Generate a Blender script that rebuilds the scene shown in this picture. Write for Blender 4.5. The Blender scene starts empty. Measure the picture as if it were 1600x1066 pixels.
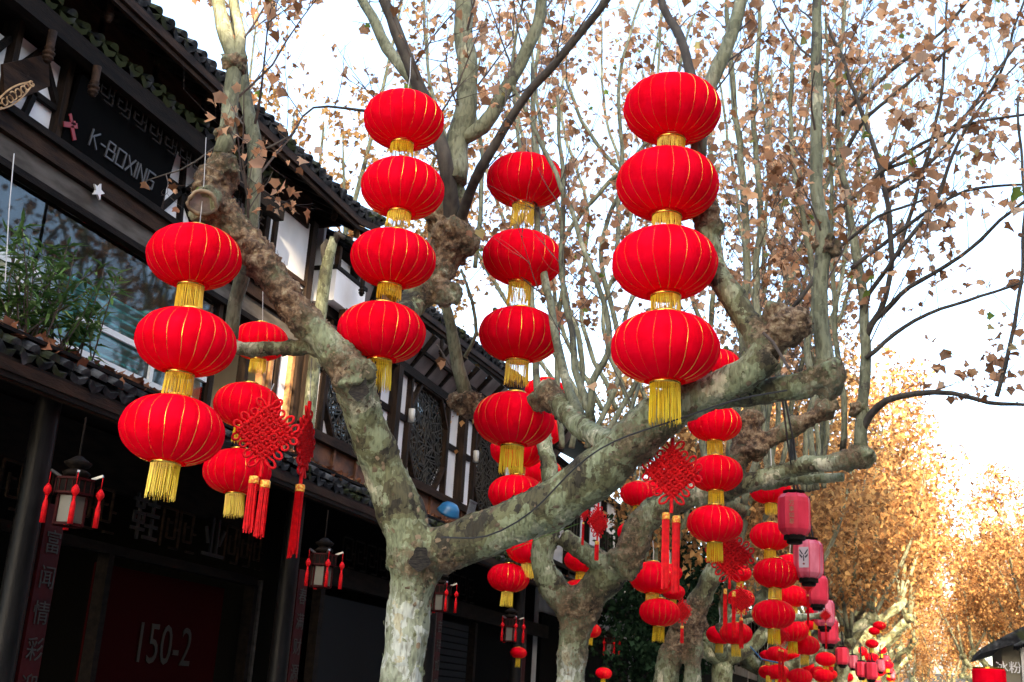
import bpy, math, random
import numpy as np
from mathutils import Vector, Matrix, noise, bvhtree
R = math.radians
sc = bpy.context.scene
col = sc.collection
# ------------------------------------------------------------------ camera
# camera eye is the world origin, street runs along +Y, ground is at z = GZ
GZ = -1.6
CM = np.array([[0.95176769, 0.03771574, 0.30449266],
               [0.30144135, -0.2999466, -0.90507743],
               [0.05719588, 0.95321013, -0.29684857]])
FPX = 1816.5
cam_d = bpy.data.cameras.new('camera'); cam = bpy.data.objects.new('camera', cam_d); col.objects.link(cam)
m4 = Matrix([list(r) + [0] for r in CM.tolist()] + [[0, 0, 0, 1]])
cam.matrix_world = m4
cam_d.sensor_width = 36; cam_d.lens = FPX / 1600 * 36; cam_d.clip_start = .05; cam_d.clip_end = 3000
cam_d.dof.use_dof = True; cam_d.dof.focus_distance = 8.6; cam_d.dof.aperture_fstop = 5.0
sc.camera = cam
# ------------------------------------------------------------------ light
SUN_EL, SUN_AZ = R(20), R(158)          # azimuth from +Y towards +X
w = bpy.data.worlds.new('World'); sc.world = w; w.use_nodes = True
nt = w.node_tree; nt.nodes.clear()
sky = nt.nodes.new('ShaderNodeTexSky'); sky.sky_type = 'NISHITA'; sky.sun_disc = False
sky.sun_elevation = SUN_EL; sky.sun_rotation = SUN_AZ; sky.air_density = 1.0; sky.dust_density = 3.5; sky.ozone_density = 1.0
bg = nt.nodes.new('ShaderNodeBackground'); bg.inputs[1].default_value = 0.15
wo = nt.nodes.new('ShaderNodeOutputWorld')
nt.links.new(sky.outputs[0], bg.inputs[0]); nt.links.new(bg.outputs[0], wo.inputs[0])
sd = Vector((math.sin(SUN_AZ) * math.cos(SUN_EL), math.cos(SUN_AZ) * math.cos(SUN_EL), math.sin(SUN_EL)))
sl = bpy.data.lights.new('sun', 'SUN'); sl.energy = 3.4; sl.angle = R(.5); sl.color = (1, .80, .55)
so = bpy.data.objects.new('sun', sl); col.objects.link(so)
so.rotation_euler = sd.to_track_quat('Z', 'Y').to_euler(); so.location = (0, -5, 60)
vs = sc.view_settings; vs.view_transform = 'Standard'; vs.look = 'None'; vs.gamma = 1; vs.exposure = 2.7
vs.use_curve_mapping = False

# ------------------------------------------------------------------ helpers
def ray(px, py):
    d = CM @ np.array([px - 800., -(py - 533.), -FPX]); return d / np.linalg.norm(d)
def at(px, py, y):
    d = ray(px, py); return Vector((d * (y / d[1])).tolist())
def atx(px, py, X):
    d = ray(px, py); return Vector((d * (X / d[0])).tolist())
def mpp(p):                              # metres per photo pixel at point p
    cz = -(CM.T @ np.array(p))[2]; return cz / FPX

def empty(name, loc, label=None, cat=None, group=None, parent=None, rz=0):
    o = bpy.data.objects.new(name, None); col.objects.link(o); o.location = loc; o.rotation_euler.z = rz
    o.empty_display_size = .1
    if label: tag(o, label, cat, group)
    if parent: o.parent = parent
    return o
def tag(o, label=None, cat=None, group=None, kind=None):
    if label: o['label'] = label
    if cat: o['category'] = cat
    if group: o['group'] = group
    if kind: o['kind'] = kind
    return o

class MB:
    def __init__(s): s.v = []; s.f = []; s.n = 0; s.att = []
    def add(s, v, f, a=0.0):
        v = np.asarray(v, float).reshape(-1, 3)
        s.v.append(v); s.f += [tuple(i + s.n for i in q) for q in f]
        s.att.append(np.full(len(v), a) if np.isscalar(a) else np.asarray(a))
        s.n += len(v); return s
    def box(s, x0, x1, y0, y1, z0, z1):
        return s.add([(x, y, z) for x in (x0, x1) for y in (y0, y1) for z in (z0, z1)],
                     [(0, 1, 3, 2), (4, 6, 7, 5), (0, 4, 5, 1), (2, 3, 7, 6), (0, 2, 6, 4), (1, 5, 7, 3)])
    def bar(s, a, b, w, h=None, up=(0, 0, 1)):
        a = Vector(a); b = Vector(b); d = (b - a).normalized(); u = Vector(up)
        if abs(d.dot(u)) > .95: u = Vector((1, 0, 0))
        r = d.cross(u).normalized(); u = r.cross(d); h = h or w
        P = [p + r * (i * w / 2) + u * (j * h / 2) for p in (a, b) for i, j in ((-1, -1), (1, -1), (1, 1), (-1, 1))]
        return s.add([tuple(p) for p in P], [(3, 2, 1, 0), (4, 5, 6, 7), (0, 1, 5, 4), (1, 2, 6, 5), (2, 3, 7, 6), (3, 0, 4, 7)])
    def tube(s, pts, rad, n=8, cap=True, a=0.0, phase=0):
        P = np.array([tuple(p) for p in pts], float); k = len(P)
        rad = np.full(k, rad) if np.isscalar(rad) else np.asarray(rad, float)
        T = np.gradient(P, axis=0); T /= np.linalg.norm(T, axis=1)[:, None] + 1e-12
        u = np.cross(T[0], (0.3, .2, 1)); 
        if np.linalg.norm(u) < .1: u = np.cross(T[0], (1, 0, 0))
        u /= np.linalg.norm(u); vv = []
        ang = np.arange(n) * 2 * np.pi / n + phase
        for i in range(k):
            u = u - T[i] * u.dot(T[i]); u /= np.linalg.norm(u); b = np.cross(T[i], u)
            vv.append(P[i] + rad[i] * (np.cos(ang)[:, None] * u + np.sin(ang)[:, None] * b))
        vv = np.concatenate(vv); f = []
        for i in range(k - 1):
            for j in range(n):
                j2 = (j + 1) % n; f.append((i * n + j, i * n + j2, (i + 1) * n + j2, (i + 1) * n + j))
        if cap: f.append(tuple(range(n - 1, -1, -1))); f.append(tuple((k - 1) * n + j for j in range(n)))
        return s.add(vv, f, a)
    def lathe(s, prof, n=16, c=(0, 0, 0), ax=None, a=0.0):
        k = len(prof); ang = np.arange(n) * 2 * np.pi / n; vv = []
        for r, z in prof: vv += [(c[0] + r * math.cos(t), c[1] + r * math.sin(t), c[2] + z) for t in ang]
        f = [(i * n + j, i * n + (j + 1) % n, (i + 1) * n + (j + 1) % n, (i + 1) * n + j) for i in range(k - 1) for j in range(n)]
        f.append(tuple(range(n - 1, -1, -1))); f.append(tuple((k - 1) * n + j for j in range(n)))
        return s.add(vv, f, a)
    def prism(s, poly, d):               # poly: 3d points (planar), extruded by vector d
        k = len(poly); A = [tuple(p) for p in poly]; B = [tuple(Vector(p) + Vector(d)) for p in poly]
        return s.add(A + B, [tuple(range(k - 1, -1, -1)), tuple(range(k, 2 * k))] + [(i, (i + 1) % k, k + (i + 1) % k, k + i) for i in range(k)])
    def mesh(s, name, smooth=False, off=(0, 0, 0)):
        me = bpy.data.meshes.new(name)
        V = np.concatenate(s.v) - np.array(tuple(off))
        me.from_pydata(V.tolist(), [], s.f)
        if smooth: me.polygons.foreach_set('use_smooth', [True] * len(me.polygons))
        A = np.concatenate(s.att)
        if A.any():
            at_ = me.attributes.new('rnd', 'FLOAT', 'POINT'); at_.data.foreach_set('value', A)
        me.update(); return me
    def build(s, name, mat, parent=None, smooth=False, kind=None, label=None, off=None):
        if off is None: off = wloc(parent) if parent else (0, 0, 0)
        me = s.mesh(name, smooth, off); me.materials.append(mat)
        o = bpy.data.objects.new(name, me); col.objects.link(o)
        if parent: o.parent = parent
        tag(o, label=label, kind=kind); return o
def wloc(p):
    v = Vector((0, 0, 0))
    while p: v = v + p.location; p = p.parent
    return v
def inst(name, me, parent, loc=(0, 0, 0), rot=None, scale=None, label=None):
    o = bpy.data.objects.new(name, me); col.objects.link(o); o.parent = parent; o.location = loc
    if rot is not None: o.rotation_euler = rot
    if scale is not None: o.scale = scale
    if label: o['label'] = label
    return o
def bx(name, x0, x1, y0, y1, z0, z1, mat, parent, **k): return MB().box(x0, x1, y0, y1, z0, z1).build(name, mat, parent, **k)
def resample(pts, rad, step):
    P = np.array([tuple(p) for p in pts], float); rad = np.asarray(rad, float)
    if len(P) == 2: P = np.array([P[0], (P[0] + P[1]) / 2, P[1]]); rad = np.array([rad[0], rad.mean(), rad[1]])
    PP = np.vstack([2 * P[0] - P[1], P, 2 * P[-1] - P[-2]]); out = []; ro = []
    for i in range(len(P) - 1):
        p0, p1, p2, p3 = PP[i:i + 4]; L = np.linalg.norm(p2 - p1); n = max(2, int(L / step))
        for t in np.arange(n) / n:
            out.append(.5 * ((2 * p1) + (p2 - p0) * t + (2 * p0 - 5 * p1 + 4 * p2 - p3) * t * t + (3 * p1 - p0 - 3 * p2 + p3) * t ** 3))
            ro.append(rad[i] * (1 - t) + rad[i + 1] * t)
    out.append(P[-1]); ro.append(rad[-1]); return np.array(out), np.array(ro)
def text_mesh(s, size, depth, name='text'):
    c = bpy.data.curves.new(name, 'FONT'); c.body = s; c.size = size; c.extrude = depth; c.align_x = 'CENTER'; c.align_y = 'CENTER'; c.resolution_u = 3
    o = bpy.data.objects.new(name, c); col.objects.link(o)
    dg = bpy.context.evaluated_depsgraph_get(); me = bpy.data.meshes.new_from_object(o.evaluated_get(dg))
    bpy.data.objects.remove(o); bpy.data.curves.remove(c); me.name = name; return me
FACE_PX = Matrix(((0, 0, 1), (1, 0, 0), (0, 1, 0)))     # text facing +X
def put_text(s, size, depth, loc, mat, parent, name, rot3=FACE_PX, sx=1):
    me = text_mesh(s, size, depth, name); me.materials.clear(); me.materials.append(mat)
    o = bpy.data.objects.new(name, me); col.objects.link(o); o.parent = parent
    o.matrix_local = Matrix.Translation(Vector(loc) - wloc(parent)) @ rot3.to_4x4() @ Matrix.Diagonal((sx, 1, 1, 1)); return o

# ------------------------------------------------------------------ materials
def mat(name, color=(.5, .5, .5), rough=.7, metal=0, build=None, **kw):
    m = bpy.data.materials.new(name); m.use_nodes = True; t = m.node_tree; b = t.nodes['Principled BSDF']
    b.inputs['Base Color'].default_value = (*color, 1); b.inputs['Roughness'].default_value = rough; b.inputs['Metallic'].default_value = metal
    for k, v in kw.items(): b.inputs[k.replace('_', ' ')].default_value = v
    if build: build(t, b)
    return m
def N(t, ty, **kw):
    n = t.nodes.new('ShaderNode' + ty)
    for k, v in kw.items():
        if k in n.inputs: n.inputs[k].default_value = v
        else: setattr(n, k, v)
    return n
def coord(t, scale=(1, 1, 1), out='Object'):
    tc = N(t, 'TexCoord'); mp = N(t, 'Mapping'); mp.inputs['Scale'].default_value = scale
    t.links.new(tc.outputs[out], mp.inputs[0]); return mp.outputs[0]
def ramp(t, src, stops, const=False):
    r = N(t, 'ValToRGB'); cr = r.color_ramp
    if const: cr.interpolation = 'CONSTANT'
    while len(cr.elements) < len(stops): cr.elements.new(.5)
    for e, (p, c) in zip(cr.elements, stops): e.position = p; e.color = (*c, 1) if len(c) == 3 else c
    t.links.new(src, r.inputs[0]); return r.outputs[0]
def bump(t, b, h, strength=.5, dist=.02):
    n = N(t, 'Bump'); n.inputs['Strength'].default_value = strength; n.inputs['Distance'].default_value = dist
    t.links.new(h, n.inputs['Height']); t.links.new(n.outputs[0], b.inputs['Normal'])
def noisy(c1, c2, scale=4, stretch=(1, 1, 1), detail=6, bs=.3, bd=.01, lo=.35, hi=.68, rough=None):
    def f(t, b):
        n = N(t, 'TexNoise'); n.inputs['Scale'].default_value = scale; n.inputs['Detail'].default_value = detail
        t.links.new(coord(t, stretch), n.inputs['Vector'])
        t.links.new(ramp(t, n.outputs[0], [(lo, c1), (hi, c2)]), b.inputs['Base Color'])
        n2 = N(t, 'TexNoise'); n2.inputs['Scale'].default_value = scale * 6; n2.inputs['Detail'].default_value = 4
        t.links.new(coord(t, stretch), n2.inputs['Vector'])
        bump(t, b, n2.outputs[0], bs, bd)
    return f
M = {}
def wood(c1, c2): return noisy(c1, c2, 3, (6, 1.2, 6), 8, .4, .006)
M['dark_wood'] = mat('dark_wood', rough=.75, Specular_IOR_Level=.12, build=noisy((.004, .003, .0022), (.014, .009, .006), 3, (5, 1, 5), 8, .5, .01))
M['brown_wood'] = mat('brown_wood', rough=.7, Specular_IOR_Level=.12, build=noisy((.012, .007, .0045), (.042, .022, .012), 3, (5, 1, 5), 8, .5, .01))
M['post_wood'] = mat('post_wood', rough=.7, Specular_IOR_Level=.12, build=noisy((.010, .007, .005), (.038, .022, .013), 3, (6, 6, 1), 8, .5, .01))
M['red_wood'] = mat('red_wood', rough=.65, build=noisy((.05, .020, .009), (.20, .075, .028), 3, (5, 1, 2), 8, .4, .01))
M['grey_board'] = mat('grey_board', rough=.7, Specular_IOR_Level=.12, build=noisy((.06, .05, .04), (.12, .105, .088), 3, (4, 1, 4), 6, .2, .004))
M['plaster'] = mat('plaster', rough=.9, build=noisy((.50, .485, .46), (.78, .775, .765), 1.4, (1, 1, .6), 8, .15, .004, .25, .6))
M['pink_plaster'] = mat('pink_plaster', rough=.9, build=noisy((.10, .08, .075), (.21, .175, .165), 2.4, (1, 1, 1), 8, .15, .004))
M['black_board'] = mat('black_board', (.002, .002, .002), .9, Specular_IOR_Level=.05)
M['letter_metal'] = mat('letter_metal', (.075, .075, .078), .5, .2)
M['letter_dim'] = mat('letter_dim', (.016, .017, .018), .6)
M['logo_red'] = mat('logo_red', (.22, .006, .008), .45)
M['gilt_wood'] = mat('gilt_wood', rough=.6, build=noisy((.30, .17, .07), (.55, .36, .18), 12, bs=.6))
M['sunlit_wood'] = mat('sunlit_wood', rough=.6, build=noisy((.20, .09, .03), (.40, .20, .07), 12, bs=.6))  # brown wood with warm sunlight painted into its colour
M['white_frame'] = mat('white_frame', (.74, .76, .73), .5)
M['teal'] = mat('teal', (.06, .75, .70), .3)
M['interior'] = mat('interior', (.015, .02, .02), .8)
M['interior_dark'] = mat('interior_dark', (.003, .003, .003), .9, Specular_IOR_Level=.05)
M['red_paint'] = mat('red_paint', rough=.55, Specular_IOR_Level=.12, build=noisy((.022, .0015, .002), (.045, .003, .0035), 3))
M['poster_red'] = mat('poster_red', (.025, .001, .001), .9, Specular_IOR_Level=.05)
M['poster_yellow'] = mat('poster_yellow', (.013, .010, .001), .5)
M['cream_ink'] = mat('cream_ink', (.018, .015, .010), .6)
M['glass'] = mat('glass', (.55, .62, .62), .03, 0, Transmission_Weight=1.0, IOR=1.5)
M['milk_glass'] = mat('milk_glass', (.09, .086, .07), .4)
M['lattice'] = mat('lattice', rough=.6, build=noisy((.010, .009, .006), (.045, .038, .024), 20))
M['pipe_white'] = mat('pipe_white', (.48, .47, .42), .5)
M['blue_plastic'] = mat('blue_plastic', (.015, .12, .26), .3)
M['grey_metal'] = mat('grey_metal', (.16, .17, .18), .4, .5)
M['column'] = mat('column', rough=.38, Specular_IOR_Level=.12, build=noisy((.004, .004, .004), (.012, .011, .011), 4, (3, 3, 1)))
M['shutter'] = mat('shutter', (.010, .0105, .011), .8, Specular_IOR_Level=.1)
M['steel'] = mat('steel', (.25, .25, .24), .35, .8)
M['cable'] = mat('cable', (.02, .02, .02), .6)
M['wire'] = mat('wire', (.55, .53, .5), .4, .3)
M['street'] = mat('street', rough=.8, build=noisy((.24, .23, .21), (.38, .36, .33), 2))
M['ground'] = mat('ground', rough=.9, build=noisy((.08, .075, .07), (.15, .14, .13), .5))
M['far_wall'] = mat('far_wall', rough=.9, build=noisy((.22, .2, .18), (.33, .31, .29), .7))
def tile_b(moss):
    def f(t, b):
        oi = N(t, 'ObjectInfo'); n = N(t, 'TexNoise'); n.inputs['Scale'].default_value = 7; n.inputs['Detail'].default_value = 8
        g = N(t, 'NewGeometry'); t.links.new(g.outputs['Position'], n.inputs['Vector'])
        c = ramp(t, n.outputs[0], [(.36, (.010, .0105, .012)), (.52, (.030, .031, .033)), (.66, (.08, .083, .083))])
        n2 = N(t, 'TexNoise'); n2.inputs['Scale'].default_value = 2.6; n2.inputs['Detail'].default_value = 7
        t.links.new(g.outputs['Position'], n2.inputs['Vector'])
        k = ramp(t, n2.outputs[0], [(moss, (0, 0, 0)), (moss + .08, (1, 1, 1))])
        mx = N(t, 'Mix', data_type='RGBA'); t.links.new(k, mx.inputs[0]); t.links.new(c, mx.inputs[6]); mx.inputs[7].default_value = (.030, .036, .014, 1)
        t.links.new(mx.outputs[2], b.inputs['Base Color'])
        n3 = N(t, 'TexNoise'); n3.inputs['Scale'].default_value = 60; t.links.new(g.outputs['Position'], n3.inputs['Vector']); bump(t, b, n3.outputs[0], .5, .006)
    return f
M['tile'] = mat('tile', rough=.85, Specular_IOR_Level=.12, build=tile_b(.56))
M['moss_tile'] = mat('moss_tile', rough=.9, Specular_IOR_Level=.12, build=tile_b(.40))
M['mortar'] = mat('mortar', rough=.9, build=noisy((.06, .065, .07), (.18, .19, .195), 14))
def silk(t, b):
    tc = N(t, 'TexCoord'); oi = N(t, 'ObjectInfo')
    n2 = N(t, 'TexNoise'); n2.inputs['Scale'].default_value = 4; n2.inputs['Detail'].default_value = 5
    ad = N(t, 'VectorMath', operation='ADD'); sc3 = N(t, 'VectorMath', operation='SCALE'); cx = N(t, 'CombineXYZ'); cx.inputs[0].default_value = 17; cx.inputs[1].default_value = 5
    t.links.new(cx.outputs[0], sc3.inputs[0]); t.links.new(oi.outputs['Random'], sc3.inputs['Scale']); t.links.new(tc.outputs['Object'], ad.inputs[0]); t.links.new(sc3.outputs[0], ad.inputs[1])
    t.links.new(ad.outputs[0], n2.inputs['Vector'])
    c = ramp(t, n2.outputs[0], [(.32, (.86, .0012, .012)), (.5, (.95, .0016, .018)), (.72, (.98, .003, .026))])
    hs = N(t, 'HueSaturation'); mr = N(t, 'MapRange'); mr.inputs[3].default_value = .86; mr.inputs[4].default_value = 1.06
    t.links.new(oi.outputs['Random'], mr.inputs[0]); t.links.new(mr.outputs[0], hs.inputs['Value']); t.links.new(c, hs.inputs['Color']); t.links.new(hs.outputs[0], b.inputs['Base Color'])
    n = N(t, 'TexNoise'); n.inputs['Detail'].default_value = 4; n.inputs['Scale'].default_value = 1
    mp = N(t, 'Mapping'); mp.inputs['Scale'].default_value = (4, 4, 42); t.links.new(ad.outputs[0], mp.inputs[0]); t.links.new(mp.outputs[0], n.inputs['Vector'])
    bump(t, b, n.outputs[0], .22, .012)
    tr = N(t, 'BsdfTranslucent'); t.links.new(hs.outputs[0], tr.inputs[0]); mx = N(t, 'MixShader'); mx.inputs[0].default_value = .20
    o = t.nodes['Material Output']; t.links.new(b.outputs[0], mx.inputs[1]); t.links.new(tr.outputs[0], mx.inputs[2]); t.links.new(mx.outputs[0], o.inputs[0])
M['silk'] = mat('silk', (.8, .005, .012), .8, build=silk, Specular_IOR_Level=.02)
M['old_silk'] = mat('old_silk', rough=.45, build=noisy((.66, .012, .035), (.88, .04, .085), 9, (1, 1, .3)))
M['old_silk_faded'] = mat('old_silk_faded', rough=.45, build=noisy((.60, .04, .08), (.85, .24, .30), 9, (1, 1, .3)))
M['face_paint'] = mat('face_paint', (.55, .45, .45), .5)
M['ink'] = mat('ink', (.03, .02, .03), .5)
M['gold'] = mat('gold', (.85, .50, .09), .22, .9)
M['gold_thread'] = mat('gold_thread', (.95, .55, .10), .25, .6)
def fringe_b(t, b):
    n = N(t, 'TexNoise'); n.inputs['Scale'].default_value = 60; t.links.new(coord(t, (1, 1, .02)), n.inputs['Vector'])
    t.links.new(ramp(t, n.outputs[0], [(.35, (.72, .40, .006)), (.65, (.98, .78, .04))]), b.inputs['Base Color'])
M['fringe'] = mat('fringe', (.9, .6, .03), .45, build=fringe_b)
M['cord_red'] = mat('cord_red', rough=.6, build=noisy((.50, .002, .005), (.78, .003, .008), 30), Specular_IOR_Level=.2)
M['gold_cap'] = mat('gold_cap', rough=.4, build=noisy((.75, .16, .01), (.95, .6, .08), 70, lo=.45, hi=.55))
def bark(kind):
    def f(t, b):
        co = coord(t, (1, 1, 1))
        w = N(t, 'TexNoise'); w.inputs['Scale'].default_value = 5; w.inputs['Detail'].default_value = 3; t.links.new(co, w.inputs['Vector'])
        w.inputs['Detail'].default_value = 8; w.inputs['Roughness'].default_value = .65
        add = N(t, 'VectorMath', operation='MULTIPLY_ADD'); add.inputs[1].default_value = (.30, .30, .30)
        t.links.new(w.outputs['Color'], add.inputs[0]); t.links.new(co, add.inputs[2])
        mp = N(t, 'Mapping'); mp.inputs['Scale'].default_value = (1, 1, .55); t.links.new(add.outputs[0], mp.inputs[0])
        v = N(t, 'TexVoronoi'); v.inputs['Scale'].default_value = 11 if kind != 'pole' else 9; t.links.new(mp.outputs[0], v.inputs['Vector'])
        sp = N(t, 'SeparateColor'); t.links.new(v.outputs['Color'], sp.inputs[0])
        n = N(t, 'TexNoise'); n.inputs['Scale'].default_value = 2.6; n.inputs['Detail'].default_value = 6; t.links.new(co, n.inputs['Vector'])
        m = N(t, 'Math', operation='MULTIPLY_ADD'); m.inputs[1].default_value = .26; t.links.new(sp.outputs[0], m.inputs[0]); 
        m0 = N(t, 'Math', operation='MULTIPLY_ADD'); m0.inputs[1].default_value = 1.25; m0.inputs[2].default_value = -.27; t.links.new(n.outputs[0], m0.inputs[0]); t.links.new(m0.outputs[0], m.inputs[2])
        if kind == 'trunk':
            st = [(0, (.034, .028, .014)), (.29, (.085, .075, .034)), (.385, (.145, .145, .066)), (.47, (.225, .25, .135)), (.60, (.31, .325, .20)), (.69, (.56, .53, .35))]
        elif kind == 'pale':
            st = [(0, (.08, .078, .045)), (.30, (.14, .145, .075)), (.42, (.23, .245, .14)), (.58, (.32, .33, .20)), (.70, (.55, .53, .38))]
        else:
            st = [(0, (.06, .055, .035)), (.28, (.115, .12, .065)), (.42, (.17, .175, .10)), (.60, (.22, .225, .14)), (.76, (.40, .38, .24))]
        c = ramp(t, m.outputs[0], st, True)
        if kind == 'trunk':
            lo_ = N(t, 'Attribute', attribute_name='low')
            c2 = ramp(t, m.outputs[0], [(0, (.035, .035, .026)), (.27, (.11, .115, .08)), (.36, (.27, .29, .19)), (.46, (.35, .37, .26)), (.56, (.52, .54, .45)), (.70, (.46, .42, .27))], True)
            ml = N(t, 'Mix', data_type='RGBA'); t.links.new(lo_.outputs['Fac'], ml.inputs[0]); t.links.new(c, ml.inputs[6]); t.links.new(c2, ml.inputs[7]); c = ml.outputs[2]
        # fine streaks
        n2 = N(t, 'TexNoise'); n2.inputs['Scale'].default_value = 45; n2.inputs['Detail'].default_value = 8; t.links.new(coord(t, (1, 1, .25)), n2.inputs['Vector'])
        mm = N(t, 'Mix', data_type='RGBA', blend_type='MULTIPLY'); mm.inputs[0].default_value = .8
        t.links.new(c, mm.inputs[6]); t.links.new(ramp(t, n2.outputs[0], [(.32, (.35, .32, .28)), (.5, (.95, .95, .95)), (.7, (1.15, 1.15, 1.15))]), mm.inputs[7])
        # rough brown knot bark
        a = N(t, 'Attribute', attribute_name='knot')
        v2 = N(t, 'TexNoise'); v2.inputs['Scale'].default_value = 16; v2.inputs['Detail'].default_value = 10; v2.inputs['Roughness'].default_value = .75; t.links.new(co, v2.inputs['Vector'])
        rc = ramp(t, v2.outputs[0], [(.36, (.014, .009, .005)), (.45, (.08, .046, .024)), (.54, (.20, .125, .065)), (.66, (.34, .29, .17))])
        ka = N(t, 'Math', operation='MULTIPLY_ADD'); ka.inputs[1].default_value = 1.6; t.links.new(v2.outputs[0], ka.inputs[0])
        kb = N(t, 'Math', operation='SUBTRACT'); kb.inputs[1].default_value = 1.3; t.links.new(ka.outputs[0], kb.inputs[0])
        ks = N(t, 'Math', operation='MULTIPLY'); ks.inputs[1].default_value = 1.0; t.links.new(a.outputs['Fac'], ka.inputs[2])
        cl = N(t, 'MapRange'); cl.inputs[1].default_value = -.15; cl.inputs[2].default_value = .15; t.links.new(kb.outputs[0], cl.inputs[0])
        mx = N(t, 'Mix', data_type='RGBA'); t.links.new(cl.outputs[0], mx.inputs[0]); t.links.new(mm.outputs[2], mx.inputs[6]); t.links.new(rc, mx.inputs[7])
        t.links.new(mx.outputs[2], b.inputs['Base Color'])
        hs = N(t, 'Math', operation='ADD'); t.links.new(ramp(t, m.outputs[0], [(p, (i / 5,) * 3) for i, (p, _) in enumerate(st)], True), hs.inputs[0])
        h2 = N(t, 'Math', operation='MULTIPLY_ADD'); h2.inputs[1].default_value = 1.5; t.links.new(n2.outputs[0], h2.inputs[0]); t.links.new(cl.outputs[0], h2.inputs[2]); t.links.new(h2.outputs[0], hs.inputs[1])
        h3 = N(t, 'Math', operation='MULTIPLY_ADD'); t.links.new(v2.outputs[0], h3.inputs[0]); t.links.new(cl.outputs[0], h3.inputs[1]); t.links.new(hs.outputs[0], h3.inputs[2])
        bump(t, b, h3.outputs[0], .6, .018)
    return f
M['bark'] = mat('bark', rough=.85, build=bark('trunk'))
M['bark_pale'] = mat('bark_pale', rough=.85, build=bark('pale'))
M['bark_pole'] = mat('bark_pole', rough=.75, build=bark('pole'))
M['bark_dark'] = mat('bark_dark', rough=.85, build=noisy((.03, .024, .018), (.075, .062, .045), 18, (1, 1, .3), bs=.5))
M['twig'] = mat('twig', (.075, .055, .042), .8)
M['flake'] = mat('flake', rough=.9, build=noisy((.06, .04, .024), (.30, .22, .13), 9))
M['scar'] = mat('scar', rough=.95, build=noisy((.010, .008, .006), (.07, .055, .035), 30, (1, 1, 3), bs=.9, bd=.03))
M['cut_wood'] = mat('cut_wood', rough=.9, build=noisy((.10, .075, .06), (.25, .20, .17), 10))
def leaf_mat(name, stops, trans=.55):
    m = bpy.data.materials.new(name); m.use_nodes = True; t = m.node_tree; t.nodes.clear()
    o = N(t, 'OutputMaterial'); a = N(t, 'Attribute', attribute_name='rnd')
    oi = N(t, 'ObjectInfo'); ad = N(t, 'Math', operation='ADD'); t.links.new(a.outputs['Fac'], ad.inputs[0]); t.links.new(oi.outputs['Random'], ad.inputs[1])
    fr = N(t, 'Math', operation='FRACT'); t.links.new(ad.outputs[0], fr.inputs[0])
    c = ramp(t, fr.outputs[0], stops)
    d = N(t, 'BsdfDiffuse'); tr = N(t, 'BsdfTranslucent'); mx = N(t, 'MixShader'); mx.inputs[0].default_value = trans
    t.links.new(c, d.inputs[0]); t.links.new(c, tr.inputs[0]); t.links.new(d.outputs[0], mx.inputs[1]); t.links.new(tr.outputs[0], mx.inputs[2]); t.links.new(mx.outputs[0], o.inputs[0])
    return m
M['leaf'] = leaf_mat('dry_leaf', [(0, (.16, .07, .03)), (.2, (.40, .20, .10)), (.65, (.66, .37, .20)), (.955, (.82, .53, .31)), (.985, (.20, .26, .05)), (1, (.18, .25, .05))])
M['leaf_far'] = leaf_mat('far_leaf', [(0, (.16, .075, .033)), (.5, (.49, .255, .098)), (1, (.78, .47, .17))])
M['litter'] = leaf_mat('litter_leaf', [(0, (.09, .035, .02)), (.5, (.24, .10, .055)), (1, (.38, .19, .11))], .1)
M['green_leaf'] = leaf_mat('green_leaf', [(0, (.05, .11, .03)), (.6, (.13, .24, .07)), (1, (.24, .34, .12))], .3)
M['evergreen'] = leaf_mat('evergreen_leaf', [(0, (.010, .022, .012)), (1, (.03, .06, .03))], .15)

rng = random.Random(5); LRB = random.Random(8)
nr = np.random.RandomState(7)
# ------------------------------------------------------------------ leaves
def leaf_template(kind='plane'):
    if kind == 'plane':
        o = [(0, 0), (.34, -.04), (.38, .18), (.56, .40), (.34, .56), (.02, .98), (-.30, .62), (-.54, .44), (-.36, .20), (-.34, -.04)]
    elif kind == 'lance':
        o = [(0, 0), (.07, .3), (.06, .65), (0, 1.0), (-.06, .65), (-.07, .3)]
    else:
        o = [(0, 0), (.38, .3), (.2, .55), (0, 1.0), (-.25, .55), (-.40, .28)]
    V = [(0, .40, -.05)] + [(x, y, .35 * abs(x) - .22 * y * y + (.05 if i % 2 else -.02)) for i, (x, y) in enumerate(o)]
    k = len(o); F = [(0, 1 + i, 1 + (i + 1) % k) for i in range(k)]
    return np.array(V), F
def rand_rots(n, droop=True, rs=nr):
    # random orientation, leaf tip (local +y) drooping
    az = rs.uniform(0, 2 * np.pi, n); tilt = rs.normal(-.9 if droop else 0, .55 if droop else .3, n); roll = rs.normal(0, .9, n)
    ca, sa = np.cos(az), np.sin(az); ct, st = np.cos(tilt), np.sin(tilt)
    Y = np.stack([ca * ct, sa * ct, st], 1); X0 = np.stack([-sa, ca, 0 * ca], 1); Z0 = np.cross(X0, Y)
    X = X0 * np.cos(roll)[:, None] + Z0 * np.sin(roll)[:, None]; Z = np.cross(X, Y)
    return np.stack([X, Y, Z], 2)
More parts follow.
